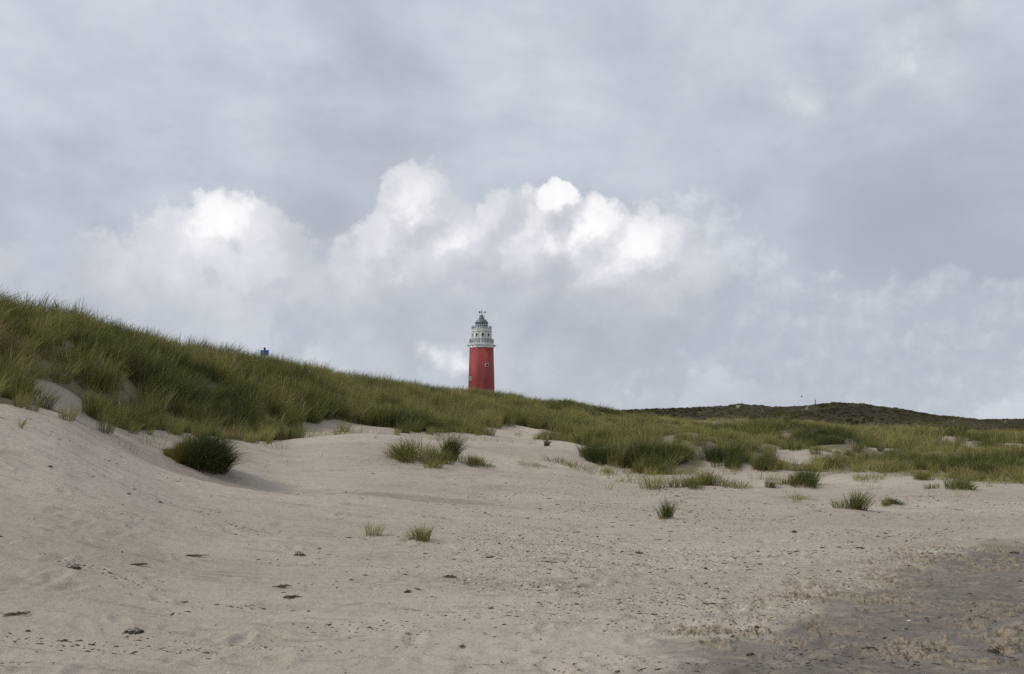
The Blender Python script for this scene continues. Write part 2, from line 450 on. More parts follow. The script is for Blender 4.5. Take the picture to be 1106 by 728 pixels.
clump(590, 482, 8, 10, .06, 90, 'tiny dark tuft on the bare sand slope under the ridge', spread=0.4, seed=26)
clump(95, 452, 36, 30, .45, 420, 'green tuft at the dune edge left of the big dark tussock', spread=0.4, seed=27)
clump(1066, 514, 40, 17, .15, 560, 'dark hummock near the right end of the low dunes', spread=0.45, seed=28, name='grass_hummock', cat='grass hummock')
clump(1095, 517, 30, 15, .3, 380, 'green hummock at the far right end, beside the dark one', spread=0.45, seed=29, name='grass_hummock', cat='grass hummock')
clump(22, 462, 10, 16, .7, 22, 'few thin dry stems on the pale sand at far left', spread=0.5, seed=30)
clump(140, 488, 30, 10, .75, 30, 'scattered pale stems on the sand left of the big dark tussock', spread=0.7, seed=31)
clump(570, 506, 40, 7, .62, 140, 'flat straggling pale grass on open sand left of the dark row', spread=0.9, seed=32)
clump(612, 505, 56, 10, .6, 260, 'straggling olive grass on the sand against the left end of the dark row', lean=(0.0, 0.0), spread=0.9, seed=35)
clump(852, 524, 34, 11, .45, 220, 'thin olive tuft touching the left side of the wide dark clump', spread=0.6, seed=36)
clump(948, 520, 44, 10, .6, 200, 'straggling pale grass on the sand between the wide dark and sloping clumps', spread=0.9, seed=37)
clump(895, 508, 36, 18, .45, 420, 'olive clump behind the wide dark clump', spread=0.45, seed=33)
clump(890, 473, 16, 9, .02, 700, 'dark round bush among the yellow grass of the low dunes', spread=0.6, dome=0.5, seed=34, name='dune_bush', cat='bush')

# ------------------------------------------------------------------ materials of the ground
def ground_material():
    m, n = new_mat('sand')
    pos = n.node('ShaderNodeNewGeometry').outputs['Position']
    damp = n.attr('damp'); och = n.attr('ochre'); veg = n.attr('veg')  # damp also carries the shade painted into the hollow
    big = n.noise(n.vm('MULTIPLY', pos, (0.10, 0.22, 0.2)), 1.0, 5, 0.55)
    mid = n.noise(n.vm('MULTIPLY', pos, (0.7, 1.6, 1.0)), 1.0, 6, 0.65)
    fine = n.noise(pos, 14.0, 5, 0.7)
    grain = n.noise(pos, 75.0, 3, 0.75)
    c = n.mix(n.smooth(big, 0.35, 0.65), rgb(0.376, 0.320, 0.256), rgb(0.466, 0.405, 0.331))
    c = n.mix(n.m('MULTIPLY', n.smooth(mid, 0.5, 0.72), 0.55), c, rgb(0.285, 0.237, 0.19))
    c = n.mix(n.m('MULTIPLY', n.smooth(fine, 0.52, 0.75), 0.25), c, rgb(0.22, 0.185, 0.15))
    c = n.mix(n.m('MULTIPLY', n.smooth(grain, 0.58, 0.75), 0.28), c, rgb(0.17, 0.145, 0.12))
    c = n.mix(n.m('MULTIPLY', n.smooth(grain, 0.42, 0.28), 0.30), c, rgb(0.52, 0.49, 0.44))
    stk = n.noise(n.vm('MULTIPLY', n.vm('ADD', pos, n.vm('MULTIPLY', pos, (0.0, 0.12, 0.0))), (1.1, 7.5, 1.0)), 1.0, 7, 0.68)
    c = n.mix(n.m('MULTIPLY', n.smooth(stk, 0.53, 0.68), 0.55), c, rgb(0.225, 0.185, 0.145))
    c = n.mix(n.m('MULTIPLY', n.smooth(stk, 0.46, 0.36), 0.30), c, rgb(0.46, 0.405, 0.325))
    # shell grit: gravelly belt
    grit = n.attr('grit')
    vor = n.node('ShaderNodeTexVoronoi', {'Vector': pos, 'Scale': 24.0})
    vd = vor.outputs['Distance']; vc = n.node('ShaderNodeSeparateColor', {'Color': vor.outputs['Color']})
    spot = n.m('MULTIPLY', n.smooth(vd, 0.42, 0.22), grit)
    c = n.mix(n.m('MULTIPLY', spot, n.smooth(vc.outputs[0], 0.52, 0.58)), c, rgb(0.10, 0.085, 0.075))
    c = n.mix(n.m('MULTIPLY', spot, n.smooth(vc.outputs[1], 0.76, 0.80)), c, rgb(0.62, 0.60, 0.57))
    # damp sand; the same colour paints the shade of the hollow
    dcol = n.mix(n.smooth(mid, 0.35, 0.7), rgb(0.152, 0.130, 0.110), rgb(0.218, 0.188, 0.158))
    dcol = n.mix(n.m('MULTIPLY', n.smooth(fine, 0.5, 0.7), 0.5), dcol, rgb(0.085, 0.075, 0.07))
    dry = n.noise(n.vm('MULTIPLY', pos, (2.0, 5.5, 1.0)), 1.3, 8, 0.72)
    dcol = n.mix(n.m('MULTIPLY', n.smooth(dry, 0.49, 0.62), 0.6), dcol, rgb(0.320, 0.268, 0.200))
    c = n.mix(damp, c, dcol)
    c = n.mix(n.m('MULTIPLY', n.m('MULTIPLY', och, n.smooth(fine, 0.36, 0.52, 0.35, 1.0)), 0.8, clamp=True), c, n.mix(n.smooth(fine, 0.42, 0.60), rgb(0.43, 0.352, 0.245), rgb(0.17, 0.130, 0.085)))
    # litter of dead leaves under the marram
    lit = n.mix(n.smooth(mid, 0.35, 0.65), rgb(0.10, 0.085, 0.045), rgb(0.20, 0.165, 0.10))
    vm = n.smooth(n.m('ADD', veg, n.m('MULTIPLY', n.m('SUBTRACT', mid, 0.5), 0.9)), 0.35, 0.65)
    c = n.mix(n.m('MULTIPLY', vm, 0.85), c, lit)
    hgt = n.m('ADD', n.m('MULTIPLY', fine, 0.042), n.m('MULTIPLY', grain, 0.004))
    hgt = n.m('ADD', hgt, n.m('MULTIPLY', mid, 0.035))
    rip = n.node('ShaderNodeTexWave', {'Vector': pos, 'Scale': 1.1, 'Distortion': 7.0, 'Detail': 3.0, 'Detail Scale': 1.4}, wave_type='BANDS', bands_direction='Y')
    hgt = n.m('ADD', hgt, n.m('MULTIPLY', rip.outputs['Fac'], 0.012))
    bmp = n.node('ShaderNodeBump', {'Height': hgt, 'Strength': 0.8, 'Distance': 1.0})
    rough = n.m('SUBTRACT', 0.93, n.m('MULTIPLY', damp, 0.22))
    b = n.node('ShaderNodeBsdfPrincipled', {'Base Color': c, 'Roughness': rough, 'Normal': bmp, 'Specular IOR Level': 0.2})
    finish(n, b)
    return m

def hill_material():
    m, n = new_mat('heath_hill')
    pos = n.node('ShaderNodeNewGeometry').outputs['Position']
    a = n.noise(pos, 0.06, 6, 0.65); b_ = n.noise(pos, 0.5, 5, 0.7)
    c = n.mix(n.smooth(a, 0.4, 0.62), rgb(0.046, 0.039, 0.024), rgb(0.082, 0.072, 0.037))
    c = n.mix(n.m('MULTIPLY', n.smooth(b_, 0.5, 0.7), 0.6), c, rgb(0.035, 0.030, 0.020))
    bare = n.attr('bare')
    c = n.mix(bare, c, rgb(0.33, 0.28, 0.21))
    bmp = n.node('ShaderNodeBump', {'Height': b_, 'Strength': 0.8, 'Distance': 1.2})
    b = n.node('ShaderNodeBsdfPrincipled', {'Base Color': c, 'Roughness': 0.95, 'Normal': bmp, 'Specular IOR Level': 0.1})
    finish(n, b)
    return m

# bare sand among the grass (bearing from photo, distance, radius)
BARE = [(84, 416, 24.6, 0.75), (100, 438, 23.6, 0.6), (62, 425, 23, .5), (395, 455, 37.5, 1.2), (365, 462, 35, 1.3), (590, 474, 49, 2.0), (840, 500, 40, 0.8), (885, 498, 46, 1.2), (945, 503, 42, 1.6), (770, 492, 47, .6), (1080, 500, 45, 1.5), (860, 488, 62, 1.5), (990, 490, 58, 1.4), (1040, 487, 64, 1.2), (740, 480, 72, 1.4), (545, 473, 45, 1.4), (330, 468, 33, 0.6)]
BAREM = np.zeros_like(Z)
for (px, py, r, s) in BARE:
    p = pix_at(px, py, r); BAREM += gauss(X, Y, p[0], p[1], s)
vegf = sstep(GRASS_IN, -1.7, 1.7) * (1 - sstep(BAREM, 0.25, 0.7))
# clearings in the low dunes on the right
clear = sstep(fbm(X / 6.0, Y / 9.0, 4, 41, 0.6), 0.24, 0.42) * right * sstep(-RR_, -100, -50)
vegf *= 1 - 0.92 * clear
VEG = vegf
GRIT = np.clip(sstep(AA, -0.22, 0.05) * sstep(RR_, 6.0, 10) * sstep(-RR_, -30, -20) * (0.45 + 2.2 * np.clip(fbm(X / 2.2, Y / 0.9, 5, 51, 0.6) + 0.08, 0, 1)), 0, 1) * (1 - 0.6 * DAMP_SHADE) + 0.12
FBARE = sstep(fbm(X / 4.0, Y / 9.0, 3, 61, 0.6), 0.60, 0.72) * sstep(AA, 0.10, 0.16) * sstep(RR_, 330, 360)

def ring_mesh(name, i0, i1, mat):
    n_r = i1 - i0
    v = np.stack([X[i0:i1], Y[i0:i1], Z[i0:i1]], -1).reshape(-1, 3)
    ii, jj = np.meshgrid(np.arange(n_r - 1), np.arange(NA - 1), indexing='ij')
    a = ii * NA + jj
    q = np.stack([a, a + NA, a + NA + 1, a + 1], -1).reshape(-1, 4)
    tris = None
    if i0 == 0:                                   # close the middle
        v = np.vstack([v, [[0, 0, 0]]]); c = len(v) - 1
        j = np.arange(NA - 1); tris = np.stack([j, j + 1, np.full(NA - 1, c)], -1)
    me = mesh_np(name, v, q[:, ::-1] if False else q, tris)
    for nm, G in (('damp', DAMP_SHADE), ('ochre', np.clip(OCH, 0, 1)), ('veg', VEG), ('grit', GRIT), ('bare', FBARE)):
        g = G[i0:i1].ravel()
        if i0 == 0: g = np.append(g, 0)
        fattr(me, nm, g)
    me.materials.append(mat)
    o = bpy.data.objects.new(name, me); COL.objects.link(o)
    tag(o, kind='structure')
    return o
iS = int(np.searchsorted(RAD, 235.0))
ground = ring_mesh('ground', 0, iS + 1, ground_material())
hills = ring_mesh('hills', iS, NR, hill_material())

# ------------------------------------------------------------------ marram grass
def grass_material(name, inst):
    m, n = new_mat(name)
    rnd = n.attr('rnd'); t = n.attr('along'); tint = n.attr('tint', 'INSTANCER' if inst else 'GEOMETRY')
    dark = n.mix(rnd, rgb(0.052, 0.070, 0.023), rgb(0.102, 0.120, 0.039))
    green = n.mix(rnd, rgb(0.160, 0.172, 0.046), rgb(0.285, 0.272, 0.090))
    yell = n.mix(rnd, rgb(0.325, 0.310, 0.092), rgb(0.470, 0.425, 0.175))
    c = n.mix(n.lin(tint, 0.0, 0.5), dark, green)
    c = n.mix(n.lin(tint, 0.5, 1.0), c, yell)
    pos = n.node('ShaderNodeNewGeometry').outputs['Position']
    dryp = n.noise(pos, 0.45, 5, 0.65)                      # patches where last year's leaves stand
    c = n.mix(n.m('MULTIPLY', n.smooth(dryp, 0.46, 0.64), n.lin(tint, 0.1, 0.6, 0.0, 0.8)), c, n.mix(rnd, rgb(0.160, 0.125, 0.058), rgb(0.290, 0.240, 0.118)))
    straw = n.smooth(rnd, 0.78, 0.85)                       # dead blades
    c = n.mix(n.m('MULTIPLY', straw, n.lin(tint, 0.05, 0.5, 0.15, 0.8)), c, rgb(0.36, 0.30, 0.165))
    c = n.mix(n.m('MULTIPLY', n.smooth(t, 0.32, 0.0), 0.6), c, rgb(0.13, 0.10, 0.055))   # old brown sheaths
    d = n.node('ShaderNodeBsdfDiffuse', {'Color': c})
    tr = n.node('ShaderNodeBsdfTranslucent', {'Color': c})
    g = n.node('ShaderNodeBsdfGlossy', {'Color': rgb(0.5, 0.5, 0.5), 'Roughness': 0.55})
    s = n.node('ShaderNodeMixShader', {0: 0.28, 1: d, 2: tr})
    s = n.node('ShaderNodeMixShader', {0: 0.012, 1: s, 2: g})
    finish(n, s)
    return m

def blades(rng, n, rx, ry, H, w, lean=(0.25, 0.0), spread=0.45, segs=3, drop=0.25, hvar=0.35, stalks=0.05, ground_fn=None, dome=0.0):
    """n bent tapering blades growing from an ellipse -> verts, quads, along, rnd"""
    u = np.sqrt(rng.random(n)); ph = rng.random(n) * 2 * PI
    bx = rx * u * np.cos(ph); by = ry * u * np.sin(ph)
    L = H * (1 - hvar + hvar * 1.3 * rng.random(n)) * (1 - dome * u ** 2)
    rnd = rng.random(n)
    st = rng.random(n) < stalks
    L = np.where(st, H * (1.02 + 0.25 * rng.random(n)), L)
    out = spread * (0.25 + 0.75 * u) * (0.5 + rng.random(n))
    ang = ph + rng.normal(0, 0.7, n)
    kx = np.cos(ang) * out + lean[0] * (0.5 + rng.random(n)); ky = np.sin(ang) * out + lean[1] * (0.5 + rng.random(n))
    kx = np.where(st, kx * 0.45, kx); ky = np.where(st, ky * 0.45, ky)
    s = np.linspace(0, 1, segs + 1)
    k2 = np.sqrt(kx ** 2 + ky ** 2) + 1e-6
    hx = L[:, None] * kx[:, None] * (0.35 * s + 0.65 * s ** 2)[None]
    hy = L[:, None] * ky[:, None] * (0.35 * s + 0.65 * s ** 2)[None]
    zz = L[:, None] * (s[None] * (1 / np.sqrt(1 + 0.35 * k2 ** 2))[:, None] - drop * (k2[:, None]) * (s ** 3)[None] * 0.8)
    bz = np.zeros(n) if ground_fn is None else ground_fn(bx, by)
    yaw = rng.random(n) * PI
    wd = w * (0.7 + 0.6 * rng.random(n)); prof = np.interp(s, [0, 0.5, 1], [0.8, 1.0, 0.12])
    prof_st = np.interp(s, [0, 0.7, 0.72, 0.95, 1], [0.5, 0.5, 1.6, 1.3, 0.2])
    hw = 0.5 * wd[:, None] * np.where(st[:, None], prof_st[None], prof[None])
    ox = np.cos(yaw)[:, None] * hw; oy = np.sin(yaw)[:, None] * hw
    px = bx[:, None] + hx; py = by[:, None] + hy; pz = bz[:, None] + zz - 0.02
    V = np.stack([np.stack([px - ox, py - oy, pz], -1), np.stack([px + ox, py + oy, pz], -1)], 2).reshape(-1, 3)
    k = segs + 1
    base = (np.arange(n) * k * 2)[:, None] + (np.arange(segs) * 2)[None]
    Q = np.stack([base, base + 1, base + 3, base + 2], -1).reshape(-1, 4)
    al = np.repeat(np.tile(s, (n, 1)).reshape(-1), 2)
    rn = np.repeat(np.where(st, 0.95, rnd * 0.93), k * 2)
    return V, Q, al, rn

def tuft_mesh(name, mat, parts, tint=None):
    Vs, Qs, As, Rs, off = [], [], [], [], 0
    for V, Q, a, r in parts:
        Vs.append(V); Qs.append(Q + off); As.append(a); Rs.append(r); off += len(V)
    V = np.concatenate(Vs); me = mesh_np(name, V, np.concatenate(Qs), smooth=True)
    fattr(me, 'along', np.concatenate(As)); fattr(me, 'rnd', np.concatenate(Rs))
    if tint is not None:
        tv = tint(V) if callable(tint) else np.full(len(V), tint)
        fattr(me, 'tint', tv)
    me.materials.append(mat)
    return me

G_INST = grass_material('marram_blades', True)
G_OWN = grass_material('marram_tuft_blades', False)

def proto_objects(prefix, n, maker):
    res = []
    for k in range(n):
        me = maker(k); o = bpy.data.objects.new(f'{prefix}_{k}', me)   # sources of the scatter, not linked to the scene
        res.append(o)
    return res

def scatter(name, pts, scl, yaw, tint, pick, protos, lab, tilt=None):
    """ONE object whose geometry nodes set a plant on every point"""
    me = bpy.data.meshes.new(name)
    me.vertices.add(len(pts)); me.vertices.foreach_set('co', np.asarray(pts, np.float32).ravel())
    a = me.attributes.new('scl', 'FLOAT_VECTOR', 'POINT'); a.data.foreach_set('vector', np.asarray(scl, np.float32).ravel())
    rot = np.zeros((len(pts), 3), np.float32); rot[:, 2] = yaw; rot[:, 0] = np.random.default_rng(3).normal(0, .10, len(pts)); rot[:, 1] = np.random.default_rng(4).normal(0.04, .12, len(pts))
    a = me.attributes.new('rot', 'FLOAT_VECTOR', 'POINT'); a.data.foreach_set('vector', rot.ravel())
    fattr(me, 'tint', tint)
    a = me.attributes.new('pick', 'INT', 'POINT'); a.data.foreach_set('value', np.asarray(pick, np.int32))
    o = bpy.data.objects.new(name, me); COL.objects.link(o)
    ng = bpy.data.node_groups.new(name + '_scatter', 'GeometryNodeTree')
    ng.interface.new_socket('Geometry', in_out='INPUT', socket_type='NodeSocketGeometry')
    ng.interface.new_socket('Geometry', in_out='OUTPUT', socket_type='NodeSocketGeometry')
    N, Lk = ng.nodes, ng.links
    gi = N.new('NodeGroupInput'); go = N.new('NodeGroupOutput')
    iop = N.new('GeometryNodeInstanceOnPoints'); iop.inputs['Pick Instance'].default_value = True
    g2i = N.new('GeometryNodeGeometryToInstance')
    for p in reversed(protos):
        oi = N.new('GeometryNodeObjectInfo'); oi.inputs['Object'].default_value = p
        Lk.new(oi.outputs['Geometry'], g2i.inputs[0])
    def named(nm, typ):
        na = N.new('GeometryNodeInputNamedAttribute'); na.data_type = typ; na.inputs['Name'].default_value = nm
        return na.outputs['Attribute']
    m2p = N.new('GeometryNodeMeshToPoints')
    Lk.new(gi.outputs[0], m2p.inputs[0]); Lk.new(m2p.outputs[0], iop.inputs['Points'])
    Lk.new(g2i.outputs[0], iop.inputs['Instance'])
    Lk.new(named('pick', 'INT'), iop.inputs['Instance Index'])
    er = N.new('FunctionNodeEulerToRotation'); Lk.new(named('rot', 'FLOAT_VECTOR'), er.inputs[0])
    Lk.new(er.outputs[0], iop.inputs['Rotation'])
    Lk.new(named('scl', 'FLOAT_VECTOR'), iop.inputs['Scale'])
    Lk.new(iop.outputs[0], go.inputs[0])
    md = o.modifiers.new('scatter', 'NODES'); md.node_group = ng
    tag(o, lab, 'plants', kind='stuff')
    return o

rgp = np.random.default_rng(11)
NP = 10
near_protos = proto_objects('marram_source', NP, lambda k: tuft_mesh('marram_source', G_INST, [blades(rgp, 120, 0.26, 0.26, 0.85, 0.011, lean=(0.20, 0.03), spread=0.42, segs=4, drop=0.35, hvar=0.5, stalks=0.012)]))
far_protos = proto_objects('marram_far_source', 6, lambda k: tuft_mesh('marram_far_source', G_INST, [blades(rgp, 70, 0.40, 0.40, 0.8, 0.024, lean=(0.22, 0.03), spread=0.6, segs=3, drop=0.35, hvar=0.5, stalks=0.03)]))

def sample_points(a0, a1, r0, r1, density, seed):
    g = np.random.default_rng(seed)
    n = int(0.5 * (a1 - a0) * (r1 * r1 - r0 * r0) * density)
    a = g.uniform(a0, a1, n); r = np.sqrt(g.uniform(r0 * r0, r1 * r1, n))
    return r * np.sin(a), r * np.cos(a), a, r, g

def rf_rr(a):
    _, _, rf, rr = land_profile(a); return rf, rr

# main dune: slope and ridge on the left and centre
x, y, a, r, g = sample_points(-0.78, 0.16, 15, 150, 8.5, 101)
rf, rr = rf_rr(a)
v = lookup(VEG, x, y)
beyond = r - rr
dens = v * np.where(r < 60, 0.85, np.where(r < 90, 0.40, 0.28)) * (beyond < np.where(r < 70, 7, 10))
dens *= 0.60 + 0.40 * sstep(fbm(x / 1.5, y / 1.5, 3, 71), -0.28, 0.1)
keep = g.random(len(x)) < dens
x, y, a, r = x[keep], y[keep], a[keep], r[keep]
z = ground_z(x, y)
big = fbm(x / 8.0, y / 8.0, 3, 73); sm = fbm(x / 2.0, y / 2.0, 2, 75)
tint = np.clip(0.43 + big * 0.6 + sm * 0.6 + g.normal(0, 0.17, len(x)), 0.03, 0.95)
edge = sstep(lookup(GRASS_IN, x, y), 0.0, 3.0)
s = (0.55 + 0.45 * edge) * g.uniform(0.6, 1.25, len(x)) * (1 + 0.35 * fbm(x / 2.2, y / 2.2, 2, 77))
far_k = r > 75
pick = np.where(far_k, NP + g.integers(0, 6, len(x)), g.integers(0, NP, len(x)))
yaw = g.normal(0, 1.1, len(x))
scl = np.stack([s * g.uniform(0.95, 1.35, len(x)), s * g.uniform(0.95, 1.35, len(x)), s * g.uniform(0.85, 1.15, len(x))], -1)
scatter('dune_grass', np.stack([x, y, z], -1), scl, yaw, tint, pick, near_protos + far_protos, 'dense olive green marram grass covering the long sloping dune ridge')
print('dune tufts', len(x))

# low dunes on the right
x, y, a, r, g = sample_points(0.02, 0.80, 26, 205, 4.2, 102)
rf, rr = rf_rr(a)
v = lookup(VEG, x, y)
dens = v * np.where(r < 60, 1.0, np.where(r < 110, 0.62, 0.42)) * (r < rr + 22) * sstep(a, 0.03, 0.12)
clump_k = sstep(fbm(x / 2.6, y / 3.2, 3, 81), -0.22, 0.12)
dens *= (0.22 + 0.78 * clump_k)
keep = g.random(len(x)) < dens
x, y, a, r = x[keep], y[keep], a[keep], r[keep]
z = ground_z(x, y)
big = fbm(x / 10.0, y / 16.0, 3, 83); sm = fbm(x / 3.0, y / 3.5, 2, 85)
tint = np.clip(0.46 + 0.34 * sstep(r, 45, 110) + big * 0.8 + sm * 0.85 + g.normal(0, 0.10, len(x)), 0.02, 1.0)
s = g.uniform(0.65, 1.1, len(x)) * (0.75 + 0.25 * sstep(r, 30, 60)) * (1 + 0.9 * fbm(x / 3.5, y / 4.0, 2, 87)) * 0.92
far_k = r > 55
pick = np.where(far_k, NP + g.integers(0, 6, len(x)), g.integers(0, NP, len(x)))
yaw = g.normal(0, 1.1, len(x))
scl = np.stack([s * g.uniform(1.0, 1.5, len(x)), s * g.uniform(1.0, 1.5, len(x)), s * g.uniform(0.8, 1.1, len(x))], -1)
scatter('low_dune_grass', np.stack([x, y, z], -1), scl, yaw, tint, pick, near_protos + far_protos, 'yellow green marram grass over the low dunes in front of dark hill')
print('low dune tufts', len(x))

# thin young shoots along the foot of the dunes
x, y, a, r, g = sample_points(-0.6, 0.62, 18, 50, 9.0, 103)
gi_ = lookup(GRASS_IN, x, y)
strip = np.where(gi_ > -1.5, np.exp(-((gi_ + 1.5) / 2.2) ** 2), np.exp(-((gi_ + 1.5) / np.where(a > -0.18, 4.2, 1.8)) ** 2)) * sstep(fbm(x / 2.2, y / 1.8, 3, 91), -0.02, 0.25)
keep = g.random(len(x)) < strip * 0.9 * (1 - 0.5 * (a < -0.25))
x, y, a = x[keep], y[keep], a[keep]
z = ground_z(x, y)
shoot_protos = proto_objects('shoot_source', 5, lambda k: tuft_mesh('shoot_source', G_INST, [blades(rgp, 14, 0.16, 0.16, 0.36, 0.009, lean=(0.2, 0.0), spread=0.5, segs=3, hvar=0.6, stalks=0.0)]))
s = g.uniform(0.5, 1.2, len(x))
scatter('young_grass_shoots', np.stack([x, y, z], -1), np.stack([s, s, s], -1), g.uniform(-1, 1, len(x)), np.clip(g.normal(0.62, 0.15, len(x)), 0.2, 1), g.integers(0, 5, len(x)), shoot_protos, 'thin pale shoots of young grass along the foot of the dunes')
print('shoots', len(x))

# heath on the far hill
def heath_material():
    m, n = new_mat('heath_leaves')
    rnd = n.attr('rnd'); tint = n.attr('tint', 'INSTANCER')
    a = n.mix(rnd, rgb(0.034, 0.029, 0.017), rgb(0.072, 0.060, 0.034))
    b_ = n.mix(rnd, rgb(0.095, 0.092, 0.034), rgb(0.165, 0.150, 0.062))
    c = n.mix(tint, a, b_)
    finish(n, n.node('ShaderNodeMixShader', {0: 0.2, 1: n.node('ShaderNodeBsdfDiffuse', {'Color': c}), 2: n.node('ShaderNodeBsdfTranslucent', {'Color': c})}))
    return m
HEATH = heath_material()
def leafy(rng, n, rx, rz, leaf):
    d = rng.normal(0, 1, (n, 3)); d /= np.linalg.norm(d, axis=1)[:, None]; d[:, 2] = np.abs(d[:, 2])
    c = d * (rng.random(n) ** 0.35)[:, None] * np.array([rx, rx, rz]) * (0.75 + 0.5 * rng.random(n))[:, None]
    t1 = rng.normal(0, 1, (n, 3)); t1 /= np.linalg.norm(t1, axis=1)[:, None]
    t2 = np.cross(t1, rng.normal(0, 1, (n, 3))); t2 /= np.linalg.norm(t2, axis=1)[:, None]
    t1 *= leaf * (0.5 + rng.random(n))[:, None]; t2 *= leaf * 0.6 * (0.5 + rng.random(n))[:, None]
    V = np.stack([c - t1, c + t2, c + t1, c - t2], 1).reshape(-1, 3)
    Q = np.arange(n * 4).reshape(-1, 4)
    return V, Q, np.zeros(n * 4), np.repeat(rng.random(n), 4)
heath_protos = proto_objects('heath_source', 5, lambda k: tuft_mesh('heath_source', HEATH, [leafy(rgp, 110, 1.0, 0.8, 0.16)]))
x, y, a, r, g = sample_points(-0.35, 0.72, 245, 480, 0.22, 104)
fb = lookup(FBARE, x, y)
keep = (g.random(len(x)) < (1 - fb) * 0.9) & ((a > 0.08) | (r < 330))
x, y, a, r = x[keep], y[keep], a[keep], r[keep]
z = ground_z(x, y)
s = g.uniform(0.35, 0.8, len(x)) * (1 + 0.6 * fbm(x / 14.0, y / 14.0, 2, 93))
tint = np.clip(0.30 + fbm(x / 25.0, y / 40.0, 4, 95) * 1.7 + 0.5 * sstep(-r, -330, -290) + 0.3 * sstep(a, 0.40, 0.52), 0, 1)
scatter('heath', np.stack([x, y, z - 0.1], -1), np.stack([s * 1.3, s * 1.3, s], -1), g.uniform(0, 6, len(x)), tint, g.integers(0, 5, len(x)), heath_protos, 'dark brown heath and low scrub over the far hill')
print('heath', len(x))

# ------------------------------------------------------------------ build the single tufts
for c_ in CLUMPS: build_clump(*c_)

